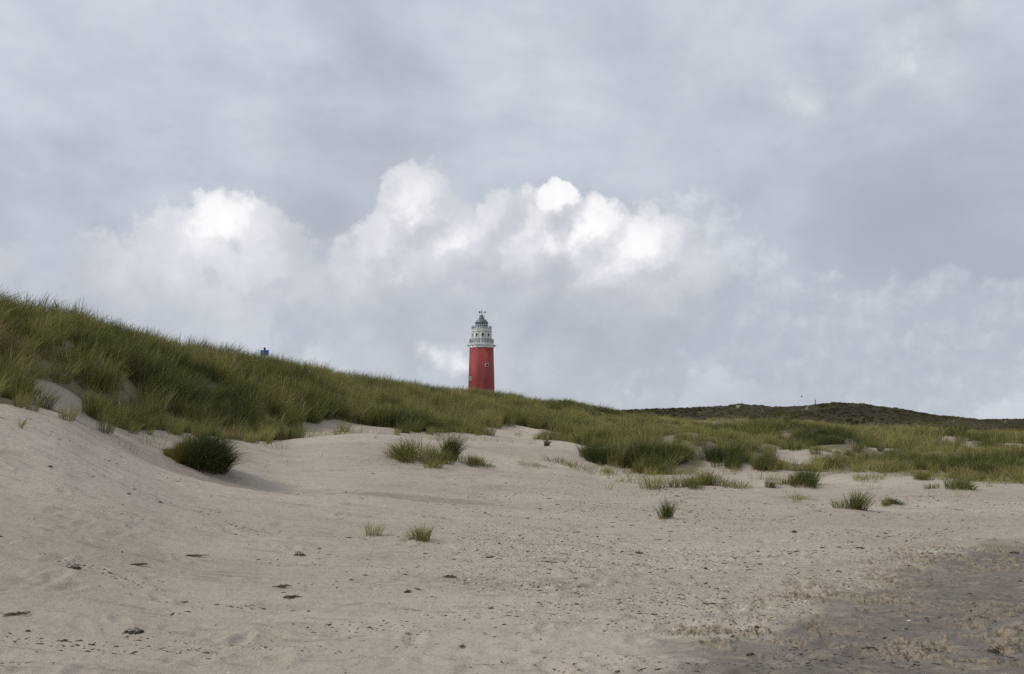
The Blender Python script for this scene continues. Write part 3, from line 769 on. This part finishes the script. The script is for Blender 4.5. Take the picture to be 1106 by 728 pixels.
# ------------------------------------------------------------------ lighthouse
LD = 300.0
def build_lighthouse():
    base = pix_at(519.9, 420, LD)
    pxm = np.linalg.norm(base[:2]) / (F / 1.0) * 1.005
    bx, by = base[0], base[1]
    gz = float(ground_z(bx, by)[0])
    zz = lambda ypx: pix_at(519.9, ypx, LD)[2] - gz
    root = empty('lighthouse', (bx, by, gz))
    tag(root, 'red lighthouse with white galleried lantern top behind the grassy dune ridge', 'lighthouse')
    red = simple_mat('red_render', (0.315, 0.062, 0.059), 0.75, 0.2, 0.35, streak=True)
    white = simple_mat('white_render', (0.80, 0.80, 0.77), 0.6, 0.10, 0.6, streak=True)
    iron = simple_mat('grey_green_iron', (0.16, 0.19, 0.185), 0.5, 0.2, 1.5, spec=0.5)
    pale = simple_mat('pale_iron', (0.62, 0.64, 0.63), 0.55, 0.12, 1.0)
    dome_m = simple_mat('grey_dome_metal', (0.17, 0.20, 0.21), 0.45, 0.15, 1.2, metal=0.3)
    glass, n = new_mat('lantern_glass')
    finish(n, n.node('ShaderNodeBsdfPrincipled', {'Base Color': rgb(0.05, 0.06, 0.065), 'Roughness': 0.08, 'Specular IOR Level': 0.7}))
    dark = simple_mat('window_glass', (0.03, 0.035, 0.04), 0.15, 0.1)
    stone = simple_mat('pale_stone', (0.55, 0.52, 0.46), 0.8, 0.1)
    rb, rt = 14.2 * pxm, 12.95 * pxm
    zb, zt = zz(420), zz(376.2)
    rz = lambda z: rb + (rt - rb) * (z - zb) / (zt - zb)
    b = MB(); b.lathe([(rz(-3), -3), (rz(0), 0), (rz(zt * .5), zt * .5), (rt, zt)], 64); b.build('tower_shaft', red, root, True)
    b = MB(); b.lathe([(rz(-1) + .35, -1.5), (rz(0) + .35, 1.4), (rz(1.4) + .02, 1.7)], 64); b.build('plinth', stone, root)
    # white band and first gallery
    z1, z2 = zt, zz(373.0)
    b = MB(); b.lathe([(rt + .10, z1 + .01), (rt + .10, z2 - .25), (rt + .32, z2 - .1), (rt + .32, z2)], 64); b.build('white_band', white, root, False)
    g = MB(); rg_ = 13.3 * pxm; g.lathe([(rt + .1, z2 + .01), (rg_, z2 + .35), (rg_, z2 + .62), (rt - 1, z2 + .62)], 48)
    gal = g.build('gallery', pale, root)
    h1 = zz(366.6)
    def rail(parent, rad, z0, z1_, npost, mat, bars=3):
        m = MB()
        for k in range(npost):
            a = 2 * PI * k / npost
            m.tube([(rad * math.cos(a), rad * math.sin(a), z0), (rad * math.cos(a), rad * math.sin(a), z1_ + .08)], .09, 6)
        for q in range(1, bars + 1):
            zq = z0 + (z1_ - z0) * q / bars
            m.lathe([(rad - .05, zq - .05), (rad + .05, zq - .05), (rad + .05, zq + .05), (rad - .05, zq + .05), (rad - .05, zq - .05)], 48, cap=False)
        m.build('railing', mat, parent)
    rail(gal, rg_ - .15, z2 + .62, h1, 26, iron)
    for k in range(16):
        a = 2 * PI * k / 16
        m = MB(); m.box(((rt + .55) * math.cos(a), (rt + .55) * math.sin(a), z2 - .17), (.7, .22, .4), a); m.build('bracket', pale, gal)
    # watch room
    rw = 10.5 * pxm; zw0, zw1 = z2 + .63, zz(357.2)
    b = MB(); b.lathe([(rw, zw0), (rw, zw1 - .5), (rw + .22, zw1 - .4), (rw + .22, zw1)], 48); wr = b.build('watch_room', white, root, False)
    for k in range(10):
        a = 2 * PI * (k + .25) / 10 - PI / 2
        w = MB(); c = (rw * math.cos(a), rw * math.sin(a))
        w.box((c[0], c[1], zw0 + (zw1 - zw0) * .62), (.22, .95, 1.15), a); wo = w.build('window', pale, wr)
        p = MB(); p.box(((rw + .03) * math.cos(a), (rw + .03) * math.sin(a), zw0 + (zw1 - zw0) * .62), (.22, .68, .85), a); p.build('pane', dark, wo)
    for k in range(20):
        a = 2 * PI * k / 20
        m = MB(); m.box(((rw + .06) * math.cos(a), (rw + .06) * math.sin(a), (zw0 + zw1) / 2 - .2), (.2, .2, zw1 - zw0 - .7), a); m.build('pilaster', white, wr)
    # upper gallery
    ru = 10.9 * pxm
    g = MB(); g.lathe([(rw, zw1 + .01), (ru, zw1 + .25), (ru, zw1 + .45), (1, zw1 + .45)], 48); ug = g.build('upper_gallery', pale, root)
    rail(ug, ru - .12, zw1 + .45, zz(352.8), 20, iron, 3)
    # lantern
    rl = 6.6 * pxm; zl0, zl1 = zw1 + .46, zz(349.4)
    b = MB(); b.lathe([(rl, zl0), (rl, zl0 + .9), (rl - .05, zl0 + .95)], 36); ln = b.build('lantern_room', pale, root, False)
    b = MB(); b.lathe([(rl - .12, zl0 + .95), (rl - .12, zl1)], 24); b.build('lantern_glazing', glass, ln)
    b = MB()
    for k in range(16):
        a = 2 * PI * k / 16
        b.tube([((rl - .05) * math.cos(a), (rl - .05) * math.sin(a), zl0 + .9), ((rl - .05) * math.cos(a), (rl - .05) * math.sin(a), zl1 + .05)], .10, 6)
    for zq in (zl0 + .95, (zl0 + zl1) / 2 + .4, zl1): b.lathe([(rl - .15, zq - .06), (rl + .04, zq - .06), (rl + .04, zq + .06), (rl - .15, zq + .06), (rl - .15, zq - .06)], 32, cap=False)
    b.build('lantern_mullions', pale, ln)
    b = MB(); zd = zz(344.2); hd = zd - zl1
    prof = [(rl + .25, zl1 + .02), (rl + .25, zl1 + .3)] + [(rl * .98 * math.cos(t), zl1 + .32 + (hd - .3) * math.sin(t)) for t in np.linspace(0, 1.42, 9)]
    b.lathe(prof, 36); dm = b.build('dome', dome_m, root, True)
    b = MB(); b.lathe([(1.0, zd - .25), (.85, zd + .45), (.5, zd + .6)], 20); b.build('vent_cap', iron, dm, True)
    # finial
    fz = zz(334.6)
    b = MB(); b.tube([(0, 0, zd + .3), (0, 0, fz)], .10, 8); fn = b.build('finial', iron, root)
    zb_ = zz(341.6)
    b = MB(); b.lathe([(.62 * math.cos(t) + .02, zb_ + .62 * math.sin(t)) for t in np.linspace(-1.5, 1.5, 11)], 20); b.build('ball', iron, fn, True)
    zv = zz(337.2)
    b = MB(); b.box((.1, 0, zv), (1.9, .08, .16)); b.box((-.75, 0, zv), (.5, .08, .75)); b.add([(1.0, -.04, zv + .35), (1.0, .04, zv + .35), (1.0, -.04, zv - .35), (1.0, .04, zv - .35), (1.7, 0, zv)], [(0, 1, 3, 2), (0, 4, 1), (1, 4, 3), (3, 4, 2), (2, 4, 0)])
    b.build('weather_vane', iron, fn)
    for sx in (-.8, .9):
        b = MB(); b.tube([(sx, .3, zl1 + hd * .5), (sx, .3, zz(339.5))], .05, 6); b.build('antenna', iron, dm)
    # windows of the shaft (toward the photographer)
    for (px, py, w_, h_) in ((525.8, 395.2, .7, .8), (508.6, 409.5, .5, .8)):
        zc = zz(py); rr_ = rz(zc); off = (px - 519.9) * pxm; ang = -PI / 2 + math.asin(max(-.95, min(.95, off / rr_))); ang += math.atan2(-bx, by)
        ca, sa = math.cos(ang), math.sin(ang)
        w = MB(); w.box((rr_ * ca, rr_ * sa, zc), (.3, w_ + .45, h_ + .45), ang); wo = w.build('window', stone, root)
        p = MB(); p.box(((rr_ + .03) * ca, (rr_ + .03) * sa, zc), (.3, w_, h_), ang); p.build('pane', dark, wo)
    # door at the foot
    a = -PI / 2 + .3
    d = MB(); d.box(((rz(1.5) + .25) * math.cos(a), (rz(1.5) + .25) * math.sin(a), 1.5), (.5, 1.6, 2.8), a); do = d.build('door', iron, root)
    h = MB(); h.tube([((rz(1.5) + .53) * math.cos(a) + .5, (rz(1.5) + .53) * math.sin(a) + .15, 1.3), ((rz(1.5) + .53) * math.cos(a) + .5, (rz(1.5) + .53) * math.sin(a) + .15, 1.5)], .03, 6); h.build('handle', pale, do)
build_lighthouse()

# ------------------------------------------------------------------ blue sign on the ridge
def build_sign():
    p = pix_at(285.5, 389, 49.0); k = 49.0 / F
    gz = float(ground_z(p[0], p[1])[0])
    root = empty('blue_sign', (p[0], p[1], gz), -math.atan2(p[0], p[1]))
    tag(root, 'small blue sign board on a grey post in the grass of the ridge', 'sign')
    grey = simple_mat('galvanised_post', (0.30, 0.31, 0.32), 0.5, 0.1, 8, metal=0.4)
    blue = simple_mat('blue_enamel', (0.020, 0.125, 0.46), 0.4, 0.08, 6)
    lblue = simple_mat('faded_blue_enamel', (0.10, 0.20, 0.36), 0.45, 0.08, 6)  # paler blue of the left board
    zt = pix_at(285.5, 376.0, 49.0)[2] - gz
    zp1 = pix_at(285.5, 378.2, 49.0)[2] - gz; zp0 = pix_at(285.5, 384.4, 49.0)[2] - gz
    b = MB(); b.tube([(0, 0, -.4), (0, 0, zt)], .032, 12); po = b.build('post', grey, root, True)
    b = MB(); b.lathe([(.05, zt - .1), (.06, zt), (.03, zt + .04)], 12); b.build('post_cap', simple_mat('black_cap', (0.03, 0.03, 0.04), .5), po)
    zc, hh = (zp0 + zp1) / 2, zp1 - zp0
    b = MB(); b.box((.085, -.05, zc), (.27, .03, hh)); b.build('sign_board', blue, root, bevel=.008)
    b = MB(); b.box((-.135, -.056, zc + .01), (.16, .03, hh * .92)); b.build('side_board', lblue, root, bevel=.008)
    for dz in (.09, -.09):
        b = MB(); b.box((0, -.022, zc + dz), (.14, .04, .03)); b.build('clamp', grey, root)
build_sign()

# ------------------------------------------------------------------ post on the far hill, gull over it
def far_post():
    d = pix_dir(881, 440)
    a = math.atan2(d[0], d[1])
    x, y = 446 * math.sin(a), 446 * math.cos(a); gz = float(ground_z(x, y)[0])
    root = empty('beacon_post', (x, y, gz)); tag(root, 'thin dark post standing on the skyline of the far heath hill', 'post')
    m = simple_mat('weathered_wood', (0.10, 0.085, 0.07), .85, .2, 4)
    b = MB(); b.tube([(0, 0, -.5), (0, 0, 2.6)], [.22, .16], 10); b.build('post', m, root, True)
    b = MB(); b.lathe([(.26, 2.58), (.26, 2.75), (.05, 2.95)], 10); b.build('cap', m, root)
far_post()
def gull():
    c = pix_at(866, 428.5, 230)
    verts = [(0, -.28, 0), (0, -.16, .02), (0, .05, .02), (0, .25, .0), (0, .42, -.02),     # beak side to tail
             (.18, .02, .10), (.42, .04, .20), (.66, .10, .14), (-.18, .02, .10), (-.42, .04, .20), (-.66, .10, .14)]
    edges = [(0, 1), (1, 2), (2, 3), (3, 4), (2, 5), (5, 6), (6, 7), (2, 8), (8, 9), (9, 10)]
    rad = [(.02, .02), (.065, .065), (.10, .09), (.07, .06), (.05, .012), (.07, .03), (.06, .02), (.015, .01), (.07, .03), (.06, .02), (.015, .01)]
    me = bpy.data.meshes.new('seagull'); me.from_pydata(verts, edges, [])
    o = bpy.data.objects.new('seagull', me); COL.objects.link(o)
    sk = o.modifiers.new('skin', 'SKIN'); ss = o.modifiers.new('sub', 'SUBSURF'); ss.levels = ss.render_levels = 2
    for i, rr_ in enumerate(rad): me.skin_vertices[0].data[i].radius = rr_
    me.skin_vertices[0].data[2].use_root = True
    me.materials.append(simple_mat('gull_feathers', (0.22, 0.22, 0.23), .8, .2, 3))
    o.location = c; o.rotation_euler = (R(15), R(25), R(60))
    tag(o, 'small gull flying in the grey sky above the far hill', 'bird')
gull()

# ------------------------------------------------------------------ scraps washed or blown onto the sand
WEED = simple_mat('dry_seaweed', (0.075, 0.060, 0.044), .8, .3, 9)
WOOD = simple_mat('drift_twigs', (0.13, 0.10, 0.07), .85, .25, 8)
def scrap(px, py, wpx, hpx, label, kind, seed):
    p, r = hit(px, py); d = r / F; w = wpx * d * .75; hpx = hpx * .75; rng = random.Random(500 + seed)
    b = MB()
    if kind == 'twigs':
        for k in range(7):
            a = rng.gauss(0, .35); L = w * rng.uniform(.35, .9); ox = rng.uniform(-.3, .3) * w; oy = rng.uniform(-.2, .2) * w * .5
            pts = []
            for q in range(6):
                t = q / 5 - .5
                x_ = ox + L * t * math.cos(a) + rng.gauss(0, .02) * w; y_ = oy + L * t * math.sin(a) + rng.gauss(0, .02) * w
                pts.append((x_, y_, hpx * d * (.15 + .7 * rng.random() * (1 - abs(t)))))
            b.tube(pts, [.35 * d, .5 * d, .6 * d, .5 * d, .4 * d, .15 * d], 6)
        m, nm = WOOD, 'driftwood_twigs'
    else:
        for k in range(6 if kind == 'weed' else 3):
            a = rng.uniform(-.5, .5); L = w * rng.uniform(.35, .75); ox = rng.uniform(-.25, .25) * w; oy = rng.uniform(-.1, .1) * w
            vs, fs = [], []
            N_ = 9
            for q in range(N_):
                t = q / (N_ - 1) - .5; wd = w * .07 * (1 - 3.2 * t * t) * rng.uniform(.6, 1.3)
                x_ = ox + L * t * math.cos(a); y_ = oy + L * t * math.sin(a) + .06 * w * math.sin(q * 1.3 + k)
                zc = hpx * d * (.1 + .45 * rng.random()) * (1 - 2.6 * t * t)
                for (dy, dz) in ((-wd, -.3 * hpx * d), (-wd * .4, zc), (wd * .5, zc * .8), (wd, -.3 * hpx * d)): vs.append((x_ + rng.gauss(0, .01) * w, y_ + dy, dz))
            for q in range(N_ - 1):
                for s_ in range(4):
                    s2 = (s_ + 1) % 4; fs.append((q * 4 + s_, q * 4 + s2, (q + 1) * 4 + s2, (q + 1) * 4 + s_))
            fs += [(3, 2, 1, 0), tuple((N_ - 1) * 4 + s_ for s_ in range(4))]
            b.add(vs, fs)
        m, nm = WEED, 'seaweed_scrap'
    if kind == 'weed':                                # stalks sticking out of the tangle
        for k in range(6):
            a = rng.gauss(0, .5); L = w * rng.uniform(.2, .5); ox = rng.uniform(-.35, .35) * w; up = hpx * d * rng.uniform(.3, 1.2)
            b.tube([(ox - L * .5 * math.cos(a), -L * .3 * math.sin(a), 0), (ox, rng.uniform(-.03, .03) * w, up), (ox + L * .5 * math.cos(a), L * .3 * math.sin(a), up * .4)], [.3 * d, .42 * d, .2 * d], 6)
    o = b.build(nm, m, None, True)
    o.location = (p.x, p.y, p.z); o.rotation_euler = (0, 0, -math.atan2(p.x, p.y))
    tag(o, label, 'driftwood' if kind == 'twigs' else 'seaweed', 'dark scraps lying on the sand')
S_ = [(79, 614, 24, 5, 'long dark seaweed strip on pale sand toward the left edge', 'weed'),
      (150, 611, 22, 4, 'flat brown twig bundle right of the long dark seaweed strip', 'twigs'),
      (144, 684, 28, 7, 'dark seaweed pile with a thin tail near the bottom left corner', 'weed'),
      (32, 682, 14, 5, 'little dark seaweed lump close to the left edge at the bottom', 'lump'),
      (200, 651, 10, 5, 'small black seaweed knot alone on smooth pale sand', 'lump'),
      (306, 635, 20, 6, 'twig heap with raised black end, upper of the stacked pair', 'twigs'),
      (314, 646, 28, 5, 'long low heap of brown twigs, lower of the stacked pair', 'twigs'),
      (284, 658, 8, 4, 'small dark scrap just below the two stacked twig heaps', 'lump'),
      (211, 601, 32, 3, 'thin straight line of brown twigs on the pale sand', 'twigs'),
      (20, 664, 34, 4, 'long flat twig trail at the left edge of the sand', 'twigs'),
      (139, 534, 7, 5, 'small black scrap up the sand below the dark tussock hollow', 'lump'),
      (324, 600, 16, 5, 'dark crumbs of seaweed left of the thin straw tuft', 'weed'),
      (441, 640, 13, 6, 'jet black seaweed scrap on open sand near the middle', 'weed'),
      (486, 624, 22, 4, 'slanting row of dark twigs right of the jet black scrap', 'twigs'),
      (515, 595, 5, 3, 'single tiny dark scrap right of the bushy green tuft', 'lump'),
      (397, 678, 12, 4, 'dark scrap below the jet black seaweed, among the shell grit', 'lump'),
      (762, 615, 8, 6, 'upright dark scrap on dry gravelly sand right of centre', 'lump'),
      (816, 678, 12, 6, 'dark clod on top of the ochre sand heap', 'lump'),
      (811, 707, 16, 6, 'brown clod below the ochre sand heap near the bottom', 'lump'),
      (979, 680, 9, 4, 'dark sliver lying on smooth damp grey sand', 'lump'),
      (1074, 705, 16, 6, 'dark clump on ochre sand in the bottom right corner', 'weed'),
      (1095, 597, 10, 3, 'flat dark scrap at the right edge where damp sand begins', 'lump'),
      (1102, 628, 6, 4, 'tiny dark scrap at the right edge on damp sand', 'lump'),
      (965, 661, 8, 3, 'small dark scrap on damp sand above the dark sliver', 'lump')]
for i, s_ in enumerate(S_): scrap(*s_, i)

# shells, grit and crumbs: nobody could count them
def litter(name, n, sel, size, mat, label, seed, cat):
    g = np.random.default_rng(seed)
    a = g.uniform(-0.62, 0.62, n * 6); r = np.exp(g.uniform(math.log(5.0), math.log(27), n * 6))
    x, y = r * np.sin(a), r * np.cos(a)
    k = g.random(len(x)) < sel(x, y, a, r)
    x, y, r = x[k][:n], y[k][:n], r[k][:n]; n = len(x)
    s = size * np.exp(g.normal(0, .45, n)) * (0.7 + r / 28)
    octa = np.array([(1, 0, 0), (.35, .8, .1), (-.6, .65, 0), (-1, -.1, .05), (-.3, -.8, 0), (.6, -.6, .08), (.1, .05, .55), (0, 0, -.4)])
    V = octa[None] * s[:, None, None] * g.uniform(.6, 1.3, (n, 8, 1))
    V[:, :, 2] *= g.uniform(.4, 1.1, n)[:, None]
    V[:, :, 0] *= np.exp(g.normal(.45, .5, n))[:, None]
    th = g.normal(0, .7, n); c, sn = np.cos(th)[:, None], np.sin(th)[:, None]
    vx = V[:, :, 0] * c - V[:, :, 1] * sn; vy = V[:, :, 0] * sn + V[:, :, 1] * c
    P = np.stack([vx + x[:, None], vy + y[:, None], V[:, :, 2] + (ground_z(x, y) + s * .1)[:, None]], -1).reshape(-1, 3)
    T = np.array([(i, (i + 1) % 6, 6) for i in range(6)] + [((i + 1) % 6, i, 7) for i in range(6)])
    tri = (T[None] + (np.arange(n) * 8)[:, None, None]).reshape(-1, 3)
    me = mesh_np(name, P, None, tri, smooth=False); me.materials.append(mat)
    o = bpy.data.objects.new(name, me); COL.objects.link(o)
    tag(o, label, cat, kind='stuff')
SHELL = simple_mat('bleached_shell', (0.56, 0.53, 0.49), .6, .2, 20)
CRUMB = simple_mat('dark_crumbs', (0.075, 0.060, 0.047), .85, .35, 15)
gsel = lambda x, y, a, r: lookup(GRIT, x, y) * (1 - .5 * lookup(DAMP_SHADE, x, y))
streak = lambda x, y, a, r: (0.015 + 0.95 * sstep(fbm(x / 1.3, y / 0.5, 5, 111, .6), .16, .45)) * (lookup(GRASS_IN, x, y) < 0) * .6
litter('shell_litter', 4600, gsel, .0050, SHELL, 'pale broken shells strewn over the gravelly sand', 201, 'shells')
litter('seaweed_crumbs', 9000, lambda x, y, a, r: np.maximum(gsel(x, y, a, r) ** 2 * .45, streak(x, y, a, r)), .0068, CRUMB, 'dark crumbs of seaweed and peat strewn in streaks over the sand', 202, 'seaweed')

# ------------------------------------------------------------------ sky
SUN_AZ, SUN_EL = R(-105), R(42)                     # from the left, a little behind the camera
world = bpy.data.worlds.new('World'); scene.world = world; world.use_nodes = True
wt = world.node_tree; wt.nodes.clear(); W = NT(wt)

def cloud_group(name, blobs, smooth_k):
    """soft-edged union of billows placed by direction"""
    gt = bpy.data.node_groups.new(name, 'ShaderNodeTree')
    gt.interface.new_socket('Dir', in_out='INPUT', socket_type='NodeSocketVector')
    gt.interface.new_socket('Field', in_out='OUTPUT', socket_type='NodeSocketFloat')
    g = NT(gt); gi = g.node('NodeGroupInput'); go = g.node('NodeGroupOutput')
    acc = None
    for (px, py, rad, amp) in blobs:
        d = Vector(pix_dir(px, py)).normalized()
        dist = g.vm('DISTANCE', gi.outputs[0], tuple(d), out='Value')
        v = g.m('MULTIPLY_ADD', dist, -amp / (rad / F), amp)
        acc = v if acc is None else g.m('SMOOTH_MAX', acc, v, smooth_k)
    g.set(go.inputs[0], acc)
    return gt
def use(gt, vec):
    nd = wt.nodes.new('ShaderNodeGroup'); nd.node_tree = gt; W.set(nd.inputs[0], vec); return nd.outputs[0]

d0 = W.node('ShaderNodeTexCoord').outputs['Generated']
d0 = W.vm('NORMALIZE', d0)
sep = W.node('ShaderNodeSeparateXYZ', {0: d0}); el = sep.outputs[2]
sky = W.node('ShaderNodeTexSky', sky_type='NISHITA', sun_disc=False, sun_elevation=SUN_EL, sun_rotation=SUN_AZ % (2 * PI), air_density=1.0, dust_density=2.0)
skyc = W.vm('SCALE', sky.outputs[0], scale=0.10)

# warp shared by all billows
w1 = W.vm('SUBTRACT', W.noise(d0, 9.0, 5, 0.55, color=True), (.5, .5, .5))
w2 = W.vm('SUBTRACT', W.noise(d0, 34.0, 7, 0.62, color=True), (.5, .5, .5))
warp = W.vm('ADD', W.vm('SCALE', w1, scale=0.070), W.vm('SCALE', w2, scale=0.044))
dw = W.vm('ADD', d0, warp)

CUM = [(240, 250, 46, 1.0), (205, 285, 72, 1.0), (268, 292, 72, 1.0), (140, 318, 66, .9), (322, 318, 52, .8), (60, 340, 60, .55), (10, 300, 44, .55), (210, 340, 110, .7),
       (452, 222, 56, 1.0), (425, 262, 48, .9), (492, 262, 58, 1.0), (532, 225, 30, .6), (440, 295, 66, .9), (388, 322, 50, .8), (400, 350, 100, .7),
       (603, 224, 32, 1.1), (640, 258, 46, 1.0), (696, 272, 60, 1.0), (655, 300, 72, 1.0), (565, 285, 74, .9), (600, 270, 44, .9), (560, 330, 110, .8), (735, 308, 54, .6), (700, 335, 90, .7)]
BRI = [(242, 248, 46, 1.0), (235, 262, 60, .6), (448, 225, 66, .55), (480, 250, 80, .5), (603, 222, 40, 1.0), (640, 255, 52, .9), (690, 272, 66, .8), (590, 255, 90, .5), (215, 300, 130, .25), (430, 290, 120, .30), (680, 290, 110, .4)]
WISP = [(470, 386, 20, .6), (489, 391, 24, .75), (452, 380, 15, .45), (975, 55, 60, .36), (1000, 40, 40, .3), (862, 108, 46, .45), (985, 62, 26, .5), (1050, 12, 40, .35), (940, 95, 60, .25), (600, 60, 120, .16), (780, 55, 120, .20), (1010, 90, 60, .28), (880, 372, 30, .2), (930, 345, 40, .2), (150, 130, 150, .14), (310, 155, 90, .16), (100, 40, 120, .12)]
LOWC = [(760, 345, 60, .8), (820, 365, 56, .9), (880, 350, 60, 1.0), (935, 372, 56, .9), (1000, 352, 64, .9), (1065, 372, 70, .9), (900, 405, 60, .7), (980, 410, 70, .7), (700, 410, 60, .6), (330, 360, 60, .6), (400, 385, 60, .6), (735, 240, 36, .38), (775, 258, 42, .45), (820, 278, 48, .55)]
DARK = [(980, 250, 190, 1.0), (1060, 285, 150, .9), (860, 215, 120, .5), (400, 175, 150, .55), (345, 235, 90, .9), (120, 265, 90, .3), (740, 170, 150, .5), (680, 375, 120, .55), (760, 350, 110, .5), (300, 375, 140, .3), (1035, 25, 60, .6), (890, 45, 40, .4), (945, 100, 34, .4), (1085, 120, 60, .4), (60, 60, 160, .15), (470, 125, 140, .35), (1050, 390, 110, .25)]
gC = cloud_group('cumulus', CUM, 0.12)
gB = cloud_group('sunlit_heads', BRI, 0.10)
gW = cloud_group('thin_wisps', WISP, 0.15)
gL = cloud_group('low_cumulus', LOWC, 0.12)
gD = cloud_group('grey_banks', DARK, 0.25)

fC = use(gC, dw)
eps = Vector(pix_dir(553 - 14, 380 - 22)).normalized() - Vector(pix_dir(553, 380)).normalized()
fC2 = use(gC, W.vm('ADD', dw, tuple(eps)))
def billow(v):
    vo = W.node('ShaderNodeTexVoronoi', {'Vector': W.vm('ADD', v, W.vm('SCALE', w2, scale=0.02)), 'Scale': 17.0, 'Detail': 2.0, 'Roughness': 0.6, 'Lacunarity': 2.4}, feature='F1', normalize=True)
    return W.m('ADD', W.m('MULTIPLY', W.m('SUBTRACT', 1.0, vo.outputs['Distance']), .6), W.m('MULTIPLY', W.noise(v, 20.0, 8, 0.66), .6))
n_bil = billow(d0)
n_bil2 = billow(W.vm('ADD', d0, tuple(eps * 0.5)))
n_soft = W.noise(d0, 6.0, 6, 0.55)
relief = W.m('ADD', W.m('SUBTRACT', fC, fC2), W.m('MULTIPLY', W.m('SUBTRACT', n_bil, n_bil2), 1.1))
edge_n = W.m('MULTIPLY', W.m('SUBTRACT', n_bil, .73), 1.0)
field = W.m('ADD', fC, edge_n)
low = W.smooth(W.m('ADD', el, W.m('MULTIPLY', W.m('SUBTRACT', n_soft, .5), .14)), .115, .24)     # bases dissolve in the murk under the cloud
cover = W.smooth(field, 0.0, W.m('MULTIPLY_ADD', low, -0.26, 0.44))
fL = use(gL, dw)
covL = W.smooth(W.m('ADD', fL, edge_n), 0.0, 0.22)
fW = W.smooth(W.m('ADD', use(gW, W.vm('ADD', d0, warp)), W.m('MULTIPLY', edge_n, .3)), 0.0, 0.95)
fB = W.smooth(use(gB, W.vm('ADD', d0, W.vm('SCALE', warp, scale=1.25))), 0.0, 0.95)
fD = W.smooth(use(gD, W.vm('ADD', d0, W.vm('SCALE', w1, scale=0.12))), 0.0, 0.9)

# high layer of stratus: long soft streaks
flat = W.vm('MULTIPLY', d0, (1.0, 1.0, 2.2))
st1 = W.noise(flat, 2.6, 5, 0.55, dist=0.4)
st2 = W.noise(flat, 8.0, 6, 0.62, dist=0.3)
lay = W.m('ADD', W.m('MULTIPLY', W.m('SUBTRACT', st1, .5), 1.1), W.m('ADD', W.m('MULTIPLY', W.m('SUBTRACT', st2, .5), .36), W.m('MULTIPLY', W.m('SUBTRACT', W.noise(d0, 7.0, 8, 0.6), .5), .45)))
strat = W.mix(W.smooth(lay, -.30, .34), rgb(0.419, 0.453, 0.519), rgb(0.648, 0.688, 0.755))
strat = W.mix(W.m('MULTIPLY', fD, .72), strat, rgb(0.366, 0.394, 0.452))
strat = W.mix(W.smooth(el, .75, 1.0, 0, .5), strat, rgb(0.68, 0.70, 0.74))
# blue-grey of the clear sky faintly behind
strat = W.mix(0.93, skyc, strat)
body = W.mix(W.smooth(n_soft, .35, .65), rgb(0.505, 0.530, 0.590), rgb(0.650, 0.670, 0.720))
hi = W.mix(W.m('MULTIPLY', W.smooth(relief, .06, .50), W.lin(fB, 0.0, .45, .30, 1.0)), body, rgb(0.86, 0.87, 0.89))
cumc = W.mix(W.m('MULTIPLY', W.smooth(relief, -.04, -.40), .65), hi, rgb(0.44, 0.468, 0.535))
cumc = W.mix(W.m('MULTIPLY', W.m('SUBTRACT', 1.0, low), .85), cumc, W.mix(W.smooth(n_soft, .35, .65), rgb(0.395, 0.428, 0.490), rgb(0.518, 0.553, 0.617)))
cumc = W.mix(W.m('MULTIPLY', fD, .35), cumc, rgb(0.43, 0.455, 0.51))
lowc = W.mix(W.smooth(relief, -.25, .35), rgb(0.423, 0.458, 0.524), rgb(0.663, 0.693, 0.750))
c = W.mix(W.m('MULTIPLY', covL, .75), strat, lowc)
c = W.mix(W.m('MULTIPLY', cover, .92), c, cumc)
c = W.mix(fW, c, rgb(0.86, 0.88, 0.91))
bf = W.m('MULTIPLY', W.m('MULTIPLY', fB, W.smooth(field, 0.02, 0.22)), W.lin(relief, -.20, .25, .35, 1.0), clamp=True)
c = W.mix(W.m('MULTIPLY', bf, .92, clamp=True), c, rgb(0.94, 0.945, 0.955))
bg = W.node('ShaderNodeBackground', {'Color': c, 'Strength': 1.0})
W.node('ShaderNodeOutputWorld', {'Surface': bg})
world.cycles.sampling_method = 'MANUAL'; world.cycles.sample_map_resolution = 512

sun = bpy.data.lights.new('sun', 'SUN'); sun.energy = 1.7; sun.angle = R(10); sun.color = (1.0, 0.95, 0.86)
so = bpy.data.objects.new('sun', sun); COL.objects.link(so)
sd = Vector((math.sin(SUN_AZ) * math.cos(SUN_EL), math.cos(SUN_AZ) * math.cos(SUN_EL), math.sin(SUN_EL)))
so.rotation_euler = sd.to_track_quat('Z', 'Y').to_euler(); so.location = (-30, -10, 40)

# ------------------------------------------------------------------ camera and render settings
cam = bpy.data.cameras.new('camera'); co = bpy.data.objects.new('camera', cam); COL.objects.link(co)
cam.sensor_fit = 'HORIZONTAL'; cam.angle_x = 2 * math.atan(553 / F)
cam.clip_start = 0.1; cam.clip_end = 8000
co.location = (0, 0, EYE); co.rotation_euler = (PI / 2 + PITCH, 0, 0)
scene.camera = co
scene.render.engine = 'CYCLES'
scene.view_settings.view_transform = 'Standard'; scene.view_settings.look = 'None'
scene.view_settings.exposure = 0.10; scene.view_settings.gamma = 1.0
scene.cycles.max_bounces = 6; scene.cycles.diffuse_bounces = 3; scene.cycles.transmission_bounces = 3
scene.cycles.use_denoising = False
